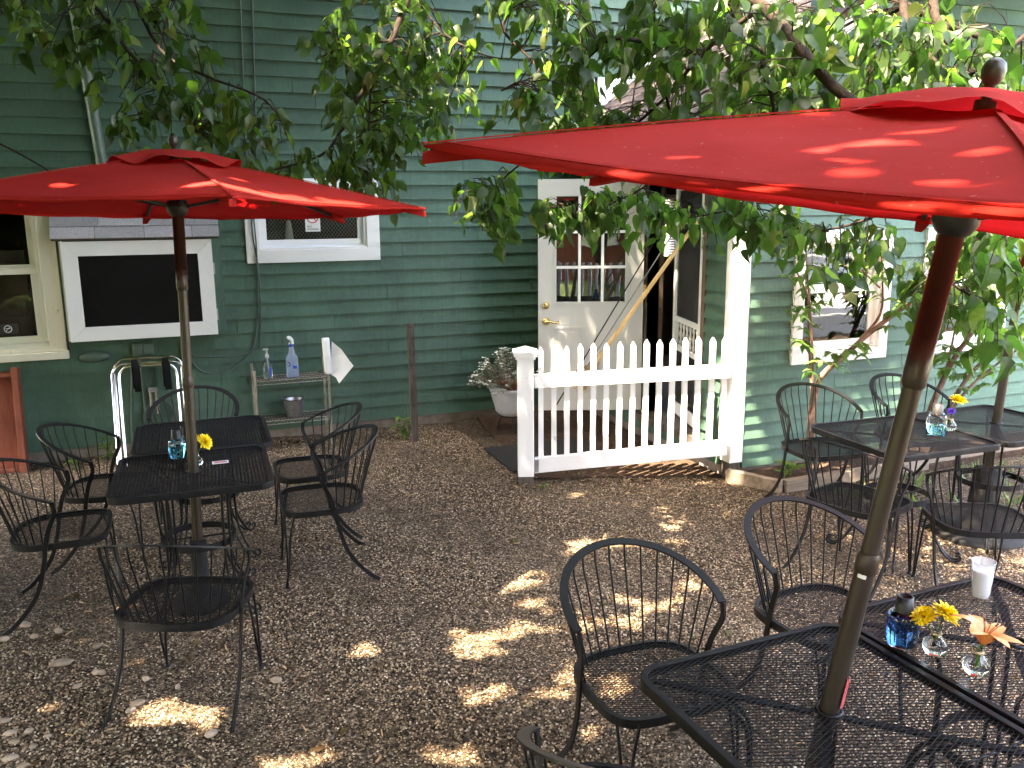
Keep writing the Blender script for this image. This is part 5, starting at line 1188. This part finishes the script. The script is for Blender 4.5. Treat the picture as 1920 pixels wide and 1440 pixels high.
br_([(1420, 20, 3.7), (1350, 70, 3.8), (1300, 120, 3.9), (1250, 180, 4.1), (1180, 240, 4.3), (1100, 270, 4.4), (1000, 290, 4.6)], .012, .004)
br_([(1440, 20, 3.7), (1430, 120, 3.7), (1450, 200, 3.8), (1440, 300, 4.0)], .014, .006)
br_([(1250, 180, 4.1), (1260, 260, 4.3), (1220, 340, 4.5), (1150, 380, 4.6), (1080, 410, 4.6)], .008, .003)
br_([(1440, 300, 4.0), (1400, 380, 4.3), (1340, 400, 4.4), (1280, 410, 4.4)], .008, .003)
br_([(1000, 290, 4.6), (940, 340, 4.6), (920, 400, 4.6)], .006, .002)
br_([(1910, 250, 3.3), (1880, 400, 3.6), (1780, 450, 3.8), (1776, 520, 3.8), (1830, 560, 3.8), (1880, 590, 3.8)], .012, .004)
br_([(1700, 380, 3.9), (1600, 420, 4.0), (1500, 440, 4.1), (1440, 450, 4.2)], .008, .003)
NP = np.array([tuple(p) for p in NODES])
leafs = []; twigs = MB()
def sprig(c, nl, size, spread, hang=.9):
    # a short hanging shoot with leaves along it
    c = Vector(c); d2 = ((NP - np.array(c)) ** 2).sum(1); j = int(d2.argmin()); n0 = Vector(NP[j])
    a = rng.uniform(0, 6.28); out = Vector((math.cos(a), math.sin(a), 0)); ln = spread * rng.uniform(.7, 1.2)
    e = c + out * ln * .45 + Vector((0, 0, -ln * .7))
    pth = smooth([c, c + out * ln * .3 + Vector((0, 0, -ln * .15)), e], 4)
    if .02 < (n0 - c).length < .75: twigs.tube([n0, n0.lerp(c, .5) + Vector((0, 0, .03)), c], [.004, .003, .0022], 4, False)
    twigs.tube(pth, .0018, 4, False)
    for i in range(nl):
        p = pth[min(len(pth) - 1, int((i + .6) / nl * len(pth)))] + Vector((rng.uniform(-.02, .02), rng.uniform(-.02, .02), rng.uniform(-.02, .02)))
        b = a + (1 if i % 2 else -1) * rng.uniform(.4, 1.5); o2 = Vector((math.cos(b), math.sin(b), 0)); pet = p + o2 * size * .4 + Vector((0, 0, -.01))
        twigs.tube([p, pet], .0011, 3, False)
        dn = o2 * rng.uniform(.0, .9) + Vector((rng.uniform(-.3, .3), rng.uniform(-.3, .3), -hang * rng.uniform(.35, 1.1))); up = o2 * rng.uniform(.1, 1) + Vector((rng.uniform(-.9, .9), rng.uniform(-.9, .9), rng.uniform(-.1, .8)))
        leafs.append((rng.randrange(len(HEART)), orient(dn, up, size * rng.choice((.6, .8, .9, 1.0, 1.05, 1.1)) * rng.uniform(.85, 1.05)), np.array(pet)))
def clump(n, x, y, rx, ry, d0, d1, size=.078, nl=6, spread=.2):
    for _ in range(n):
        a, rr = rng.uniform(0, 6.28), math.sqrt(rng.random()); sprig(at(x + rx * rr * math.cos(a), y + ry * rr * math.sin(a), rng.uniform(d0, d1)), nl, size, spread)
# upper left
clump(26, 150, 5, 190, 55, 4.1, 4.8); clump(5, 120, 70, 50, 25, 4.2, 4.5); clump(8, 260, 150, 55, 45, 4.2, 4.6); clump(10, 350, 130, 70, 60, 4.2, 4.7); clump(12, 410, 190, 70, 60, 4.2, 4.7); clump(5, 500, 215, 40, 35, 4.2, 4.5); clump(2, 330, 5, 20, 15, 4.2, 4.5); clump(3, 420, 260, 50, 30, 4.2, 4.5); clump(5, 240, 210, 40, 30, 4.2, 4.5)
# centre left mass
clump(38, 720, 40, 115, 95, 4.7, 5.5); clump(24, 790, 140, 85, 85, 4.7, 5.4); clump(17, 695, 170, 60, 85, 4.7, 5.3); clump(13, 760, 220, 80, 50, 4.7, 5.3); clump(12, 690, 265, 60, 50, 4.7, 5.2); clump(12, 640, 300, 70, 45, 4.7, 5.2); clump(5, 560, 300, 40, 25, 4.7, 5.2, .085); clump(9, 630, 75, 45, 40, 4.8, 5.2, .08); clump(5, 700, 335, 30, 25, 4.7, 5.1, .08); clump(3, 870, 100, 40, 40, 4.6, 5.0, .085)
# middle
clump(15, 1020, 5, 110, 25, 3.9, 4.8); clump(11, 1080, 75, 60, 50, 3.8, 4.6); clump(5, 985, 165, 40, 20, 3.5, 4.1, .085); clump(10, 1100, 140, 50, 40, 3.8, 4.5); clump(30, 1080, 240, 105, 28, 3.9, 4.8); clump(20, 1210, 220, 90, 45, 3.8, 4.6); clump(14, 1190, 50, 60, 70, 3.7, 4.6)
# under the red canopy
clump(13, 920, 345, 55, 40, 4.2, 4.9); clump(7, 920, 395, 40, 30, 4.3, 4.8); clump(20, 1130, 370, 110, 25, 4.3, 5.0); clump(7, 1060, 395, 40, 20, 4.3, 4.8); clump(8, 1240, 385, 70, 25, 4.3, 4.9); clump(9, 1350, 385, 60, 25, 4.0, 4.6); clump(10, 1450, 410, 60, 30, 3.9, 4.5)
# upper right
clump(38, 1330, 60, 130, 80, 3.5, 4.6); clump(34, 1480, 90, 120, 90, 3.3, 4.6, .08); clump(32, 1640, 70, 140, 90, 3.2, 4.4, .08); clump(22, 1800, 60, 130, 80, 3.1, 4.2, .08); clump(24, 1380, 190, 150, 50, 3.7, 4.8); clump(20, 1600, 190, 150, 40, 3.4, 4.4, .08); clump(15, 1820, 180, 110, 60, 3.1, 4.0, .08); clump(14, 1400, 0, 200, 30, 3.4, 4.2)
# lower right under the canopy
clump(15, 1580, 430, 110, 25, 3.8, 4.6); clump(14, 1790, 450, 120, 35, 3.4, 4.3, .085); clump(10, 1820, 530, 90, 50, 3.4, 4.2, .09); clump(5, 1880, 590, 45, 35, 3.4, 4.0, .09); clump(3, 1560, 490, 60, 30, 3.9, 4.4); clump(4, 1720, 550, 40, 40, 3.7, 4.2, .085); clump(9, 1900, 450, 50, 60, 3.3, 4.0, .09)
twigs.build('twigs', 'bark', tree)['kind'] = 'stuff'
leafs.sort(key=lambda q: -(abs(np.linalg.det(q[1])) ** (1 / 3)) / max(.5, proj(q[2])[2]) * (1 if -20 < proj(q[2])[0] < 1940 and -20 < proj(q[2])[1] < 660 else .01))
for pi, mm, pos in leafs[:300]:
    o = link('leaf', HEART[pi], tree); m4 = Matrix([list(r) + [p] for r, p in zip(mm, pos)] + [[0, 0, 0, 1]]); o.matrix_parent_inverse = Matrix.Translation(-tree.location); o.matrix_basis = m4
bulk('foliage', HEART, leafs[300:], 'leaf', tree)['kind'] = 'stuff'
# the crown overhead, out of the picture: it shades the patio, with gaps where the photo shows sun reaching the ground
SIMPLE = MB().add([(0, 0, 0), (.5, .25, .12), (.38, .65, .1), (0, 1.05, -.12), (-.38, .65, .1), (-.5, .25, .12), (0, .5, 0)], [(0, 1, 6), (1, 2, 6), (2, 3, 6), (3, 4, 6), (4, 5, 6), (5, 0, 6)]).mesh('leaf', 'leaf')
SPOTS = [(1090, 1024, .16), (1142, 1016, .13), (1202, 1024, .09), (835, 1063, .11), (985, 1061, .14), (906, 1095, .14), (974, 1097, .15), (917, 1121, .13), (827, 1127, .14), (1000, 1127, .15), (977, 1174, .12), (872, 1198, .15), (902, 1219, .15), (674, 1222, .11), (940, 1290, .10), (917, 1327, .08), (1041, 1297, .12), (1131, 1264, .11), (812, 1402, .12), (872, 1421, .16), (1079, 981, .08), (1244, 956, .08), (1247, 1132, .15), (782, 1297, .06),
         (1265, 891, .18), (1084, 923, .12), (1180, 940, .08), (1310, 905, .12), (1130, 1000, .07), (43, 1095, .12), (107, 1083, .07), (20, 1217, .15), (373, 1343, .16), (413, 1317, .1), (560, 1427, .15), (600, 1397, .12), (170, 1190, .1), (697, 896, .11), (465, 892, .08), (30, 1000, .1), (60, 930, .1), (1340, 960, .08), (1060, 985, .06), (1000, 1010, .05), (690, 1190, .06), (480, 1420, .08), (270, 1235, .07)]
spots = [(onz(x, y), r_ * .82) for x, y, r_ in SPOTS] + [(onz(rng.uniform(640, 1330), rng.uniform(930, 1420)), rng.uniform(.05, .09)) for _ in range(20)] + [(onz(rng.uniform(0, 640), rng.uniform(880, 1420)), rng.uniform(.05, .1)) for _ in range(14)]
spots += [(onz(127, 1006, .43), .16)]
for x, y in ((1655, 860), (1720, 850), (1790, 870), (1850, 900), (1900, 930), (1890, 870), (1760, 905), (1820, 960), (1700, 890), (1880, 1010), (1780, 1040), (1905, 1060), (1640, 905), (1850, 840), (1700, 1000), (1910, 860), (1560, 885), (1600, 1000)): spots.append((onz(x, y), .26))
for s_ in np.linspace(0, FL + .05, 13): spots.append((F0 + fu * s_ + Vector((0, 0, .75 + .25 * (int(s_ * 9) % 2))), .21))
for s_ in np.linspace(FL * .55, FL, 5): spots.append((F0 + fu * s_ + Vector((0, 0, .25)), .15))
spots += [(F0 + Vector((0, 0, z_)), .15) for z_ in (.3, .5, .7)]
spots += [(Vector((XW + .05, YW, z_)), .14) for z_ in (.5, .9, 1.4, 1.8, 2.1)] + [(onz(1105, 808, .02), .1), (onz(1140, 800, .02), .06)]
spots += [(ony(x, y, 6.7), .01) for x, y in ((1090, 620), (1150, 650))]
spots += [(ony(x, y, YM), r_) for x, y, r_ in ((997, 450, .03), (990, 500, .03), (965, 520, .03), (975, 560, .03), (545, 50, .02), (125, 225, .02), (135, 250, .01), (75, 705, .03), (690, 715, .02))] + [(ony(x, y, 7.48), r_) for x, y, r_ in ((220, 455, .06), (255, 430, .05), (310, 430, .04), (385, 535, .03), (195, 465, .03), (270, 610, .03))]
def can(x, y, z_, r_): spots.append((onz(x, y, z_), r_))
def on_canopy(u, x, y):
    q = u.rotation_quaternion.inverted()
    for t_ in np.linspace(.6, 6, 1400):
        p = q @ (at(x, y, t_) - u.location); r_ = math.hypot(p.x, p.y)
        if r_ < 1.17 and p.z < 2.245 - .252 * (r_ / 1.2) ** 1.12: return at(x, y, t_)
for u_, x, y, r_ in ((U0, 130, 318, .07), (U0, 60, 338, .08), (U0, 20, 352, .09), (U0, 590, 350, .06), (U0, 545, 345, .05), (U1, 1310, 268, .05), (U1, 1500, 222, .08), (U1, 1560, 224, .07), (U1, 1430, 232, .05), (U1, 1590, 262, .045), (U1, 1680, 290, .055), (U1, 1760, 298, .045), (U1, 1640, 366, .06), (U1, 1600, 372, .05), (U1, 1560, 360, .04), (U1, 1880, 272, .06), (U1, 1900, 310, .06), (U1, 1850, 345, .05), (U1, 1380, 285, .04), (U1, 1640, 235, .06), (U1, 1200, 290, .05), (U1, 1100, 300, .05), (U1, 1000, 305, .06), (U1, 1480, 330, .035), (U1, 1720, 350, .04), (U1, 1800, 250, .05), (U1, 1700, 215, .06), (U1, 1280, 330, .05), (U1, 1350, 345, .05)):
    P_ = on_canopy(u_, x, y)
    if P_ is not None: spots.append((P_, r_ * (.45 if u_ is U1 else .62)))
spots += [(at(x, y, d_), r_) for x, y, d_, r_ in ((885, 115, 4.9, .16), (1020, 225, 4.3, .16), (1050, 200, 4.3, .12), (985, 250, 4.3, .08), (1310, 90, 4.0, .10), (235, 40, 4.4, .08), (290, 45, 4.4, .08), (1890, 160, 3.4, .14), (1150, 250, 4.2, .1), (1700, 480, 4.0, .2), (1800, 520, 3.8, .25), (1880, 560, 3.8, .25), (1600, 430, 4.1, .2), (1850, 440, 3.8, .25))]
NC = 90000
cen = np.column_stack([nr.uniform(-8.2, 4.4, 1500), nr.uniform(-4.6, 7.0, 1500), nr.uniform(3.6, 8.2, 1500)])
ci = nr.integers(0, 1500, NC); Q = cen[ci] + nr.normal(0, .5, (NC, 3))
hd2 = np.hypot(Q[:, 0], Q[:, 1]); Q = np.vstack([Q, np.column_stack([np.concatenate([nr.uniform(-7, -.6, 16000), nr.uniform(-9, -1, 9000)]), np.concatenate([nr.uniform(1.0, 7.0, 16000), nr.uniform(5.2, 7.5, 9000)]), np.concatenate([nr.uniform(3.5, 5.2, 16000), nr.uniform(4.6, 9, 9000)])])]); Q = np.vstack([Q, np.column_stack([nr.uniform(2.2, 8.2, 15000), nr.uniform(3.3, 5.0, 15000), nr.uniform(3.9, 5.6, 15000)])]); nb = 9000                                              # extra unseen leaves added high up to keep light off the walls
wp = np.column_stack([nr.uniform(-2.2, 3.6, nb), np.full(nb, 7.6), nr.uniform(1.0, 5.2, nb)]) - 0
wp = wp - np.outer(np.maximum(1.2, (4.7 - wp[:, 2]) / .86) + nr.uniform(0, 1.6, nb), np.array(SUN))
wq = np.column_stack([nr.uniform(3.7, 9.2, nb), np.full(nb, 5.05), nr.uniform(.1, 2.7, nb)]) - 0
wq = wq - np.outer(np.maximum(2.0, (4.55 - wq[:, 2]) / .86) + nr.uniform(0, 1.3, nb), np.array(SUN))
Q = np.vstack([Q, wp, wq]); NC = len(Q); band = np.arange(NC) >= NC - 15000 - 2 * nb; hd2 = np.hypot(Q[:, 0], Q[:, 1]); ang = np.degrees(np.arctan2(Q[:, 0], Q[:, 1])); infr = (ang > -14) & (ang < 58)
fw2 = np.maximum(0.5, Q[:, 0] * _sy + Q[:, 1] * _cy)
ok = (Q[:, 2] > 3.4) & (Q[:, 2] < 9.2) & (~infr | (Q[:, 2] > 2.0 + .30 * fw2 + .45)) & ~((Q[:, 1] > 7.3) & (Q[:, 2] < 5.8)) & (~((Q[:, 0] > 3.2) & (Q[:, 1] > 4.6)) | (band & (Q[:, 2] > 4.4)))
ok &= band | (nr.random(NC) < np.where(Q[:, 1] < 3.2, np.clip(1.12 - np.maximum(0, Q[:, 0] - .3) * .55, .06, 1), np.clip(1.12 - np.maximum(0, Q[:, 0] - 2.0) * .45, .2, 1)))
Q = Q[ok]; sd = np.array(SUN)
bad = np.zeros(len(Q), bool)
for T_, r_ in spots:
    v_ = Q - np.array(T_); t_ = v_ @ sd; dist = np.linalg.norm(v_ - np.outer(t_, sd), axis=1); bad |= (dist < r_ * .74 + .052) & (t_ < 0)
Q = Q[~bad]
cx = []
for p in Q:
    a = rng.uniform(0, 6.28); cx.append((0, orient((math.cos(a), math.sin(a), rng.uniform(-.9, .1)), (rng.uniform(-.5, .5), rng.uniform(-.5, .5), 1), rng.uniform(.11, .19)), p))
bulk('crown', [SIMPLE], cx, 'leaf', tree)['kind'] = 'stuff'

# ------------------------------------------------------------------ shrubs in the bed
def stemm(mb, pts, r0, r1): 
    p = smooth(pts, 4); mb.tube(p, [r0 + (r1 - r0) * i / (len(p) - 1) for i in range(len(p))], 8); return p
def shrub(label, base, lines, nleaf, Yd):
    t = thing('shrub', label, 'shrub', base, 0, 'shrubs against the right wall'); xf = []; tw = MB()
    for pts_, r0, r1 in lines:
        mb = MB(); P_ = stemm(mb, [ony(x, y, Y_) for x, y, Y_ in pts_], r0, r1); mb.build('stem', 'stem', t)
        for i in range(int(nleaf * len(P_) / 20)):
            j = int(rng.uniform(.45, 1) * (len(P_) - 1)); p = P_[j]; a = rng.uniform(0, 6.28); tip_ = p + Vector((math.cos(a), math.sin(a), rng.uniform(-.1, .5))) * rng.uniform(.06, .2)
            tw.tube([p, tip_], .002, 4, False)
            for k_ in range(5):
                b = rng.uniform(0, 6.28); xf.append((rng.randrange(3), orient((math.cos(b), math.sin(b), rng.uniform(-.6, .35)), (0, 0, 1), rng.uniform(.07, .125)), np.array(p.lerp(tip_, rng.uniform(.3, 1.05)))))
    tw.build('twigs', 'stem', t)['kind'] = 'stuff'; bulk('leaves', LANCE, xf, 'shrubleaf', t)
b1 = ony(1522, 862, 4.9)
shrub('shrub with two thin upright stems and one thick leaning stem before the first right window', b1,
      [([(1522, 862, 4.9), (1520, 800, 4.9), (1522, 740, 4.9), (1517, 640, 4.92), (1514, 560, 4.95), (1492, 505, 4.95)], .013, .006), ([(1512, 862, 4.92), (1517, 780, 4.9), (1524, 700, 4.88), (1520, 600, 4.86), (1513, 500, 4.86), (1510, 450, 4.9)], .012, .005),
       ([(1522, 858, 4.9), (1522, 790, 4.9), (1530, 730, 4.88), (1545, 700, 4.85), (1580, 670, 4.8), (1630, 625, 4.75), (1690, 580, 4.7), (1740, 550, 4.6)], .027, .013), ([(1610, 640, 4.78), (1650, 590, 4.75), (1655, 530, 4.75), (1650, 480, 4.8)], .012, .004), ([(1650, 540, 4.75), (1610, 500, 4.8), (1590, 470, 4.85)], .006, .003)], 11, 4.9)
b2 = ony(1742, 800, 4.75)
shrub('leafy shrub with thick branching stems before the second right window', b2,
      [([(1738, 820, 4.75), (1745, 770, 4.75), (1770, 710, 4.7), (1800, 655, 4.65), (1850, 590, 4.6), (1890, 540, 4.5)], .028, .012), ([(1760, 800, 4.75), (1790, 745, 4.7), (1830, 690, 4.65), (1890, 640, 4.55), (1930, 610, 4.5)], .02, .009), ([(1765, 800, 4.72), (1810, 735, 4.65), (1860, 690, 4.6), (1930, 640, 4.5)], .014, .007),
       ([(1772, 705, 4.7), (1790, 620, 4.7), (1800, 560, 4.72), (1790, 500, 4.75)], .010, .004), ([(1800, 655, 4.65), (1830, 590, 4.6), (1820, 520, 4.6)], .009, .004), ([(1790, 620, 4.7), (1770, 560, 4.7), (1760, 500, 4.75)], .006, .003), ([(1850, 590, 4.6), (1860, 500, 4.6), (1875, 440, 4.6)], .007, .003)], 17, 4.75)

# ------------------------------------------------------------------ behind the camera: what the panes mirror
dk = thing('deck_railing', 'white baluster railing of the wooden deck mirrored in the right windows', 'railing', (9.5, -.5, 0))
MB().box((7.2, -.55, 1.15), (13.5, -.45, 1.25)).build('top_rail', 'fence', dk); MB().box((7.2, -.53, .32), (13.5, -.47, .42)).build('bottom_rail', 'fence', dk)
bm_ = MB().box((-.028, -.02, .42), (.028, .02, 1.15)).mesh('baluster', 'fence')
for i in range(48): o = link('baluster', bm_, dk); o.location = (7.27 + .13 * i - 9.5, -.5 + .5, 0)
MB().box((7.0, -4.0, -.02), (13.6, -.44, .3)).build('deck_floor', 'door', dk)
for lb, x, y, h_, rr in (('round garden tree nearest the left end of the brown house', -5.5, -6.5, 5.5, 2.0), ('tallest round garden tree before the middle of the brown house', -1.0, -8.5, 6.5, 2.3), ('round garden tree at the right end of the brown house', 3.5, -9.0, 5.8, 2.1), ('round garden tree far to the left of the patio', -9, -3, 6, 2.2)):
    t = thing('garden_tree', lb, 'tree', (x, y, 0), 0, 'garden trees mirrored in the panes')
    MB().tube([(x, y, -.1), (x + .1, y, h_ * .5), (x, y + .1, h_ * .8)], [.16, .12, .05], 8).build('trunk', 'bark', t)
    xf = []
    for i in range(2600):
        v_ = nr.normal(0, 1, 3); v_ = v_ / np.linalg.norm(v_) * rr * nr.uniform(.45, 1) ; p = np.array((x, y, h_ * .62)) + v_ * np.array((1, 1, 1.15))
        if p[2] < .5: continue
        a = rng.uniform(0, 6.28); xf.append((0, orient((math.cos(a), math.sin(a), rng.uniform(-.9, .3)), (rng.uniform(-.5, .5), rng.uniform(-.5, .5), 1), rng.uniform(.2, .32)), p))
    bulk('crown', [SIMPLE], xf, 'leaf', t)

nh = thing('brown_house', 'plain brown wooden house standing behind the viewpoint', 'house', (-3, -9, 0))
MB().box((-14, -13, -.1), (6.5, -10, 4.6)).build('wall', 'redwood', nh)
MB().prism([(-14.4, -9.6, 4.5), (-14.4, -11.5, 6.2), (-14.4, -13.4, 4.5)], (21.3, 0, 0)).build('roof', 'oldshingle', nh)
for x in (-10, -6, -2, 2): MB().box((x, -9.99, 1.0), (x + 1.1, -9.95, 2.6)).build('window', 'white', nh)


for lb, (x, y, h_), rad, n_l in (('unseen leafy tree added beyond the left edge to darken the wall', (-3.6, 4.6, 2.6), (1.7, 2.7, 2.5), 8500), ('unseen leafy tree added left of the viewpoint to block sky light', (-2.9, .6, 2.9), (1.6, 1.9, 2.4), 5500)):  # out-of-view trees added to cut the light reaching the left wall
    t = thing('garden_tree', lb, 'tree', (x - .6, y, 0))
    MB().tube([(x - .6, y, -.1), (x - .5, y, 1.6), (x - .5, y - .1, h_ + .6)], [.14, .1, .04], 8).build('trunk', 'bark', t); xf = []
    for i in range(n_l):
        v_ = nr.normal(0, 1, 3); v_ = v_ / np.linalg.norm(v_) * nr.uniform(.35, 1); p = np.array((x, y, h_)) + v_ * np.array(rad)
        if p[2] < .3 or p[1] > 7.55 or p[0] > -.26 * p[1] - .55: continue
        a = rng.uniform(0, 6.28); xf.append((0, orient((math.cos(a), math.sin(a), rng.uniform(-.9, .3)), (rng.uniform(-.5, .5), rng.uniform(-.5, .5), 1), rng.uniform(.13, .22)), p))
    bulk('crown', [SIMPLE], xf, 'leaf', t)
wh = thing('white_house', 'white clapboard house beyond the deck railing', 'house', (13, -9, 0))
MB().box((8.5, -12, -.1), (20, -8.5, 5)).build('wall', 'white', wh)
MB().prism([(8.2, -8.1, 4.9), (8.2, -10.2, 6.6), (8.2, -12.4, 4.9)], (12.2, 0, 0)).build('roof', 'oldshingle', wh)

MT['dryleaf'] = leaf_mat('dry_leaf', [(0, (.05, .03, .015)), (.5, (.12, .075, .035)), (.8, (.19, .13, .06)), (1, (.06, .09, .025))], (.8, .8, .6))
xf = []
for i in range(330):
    x, y = (rng.uniform(-1.4, 3.6), rng.uniform(2.0, 5.4)) if i < 170 else (rng.uniform(-1.4, 2.4), 7.66 - abs(rng.gauss(0, .22))) if i < 270 else (rng.uniform(2.5, 3.6), rng.uniform(5.3, 7.5))
    a = rng.uniform(0, 6.28); xf.append((rng.randrange(len(HEART)), orient((math.cos(a), math.sin(a), rng.uniform(-.1, .25)), (rng.uniform(-.3, .3), rng.uniform(-.3, .3), 1), rng.uniform(.02, .045)), np.array((x, y, .016 + gz(x, y)))))
o = bulk('leaf_litter', HEART, xf, 'dryleaf'); o['kind'] = 'stuff'; tag(o, 'small dry leaves fallen on the gravel and along the wall', 'leaves')
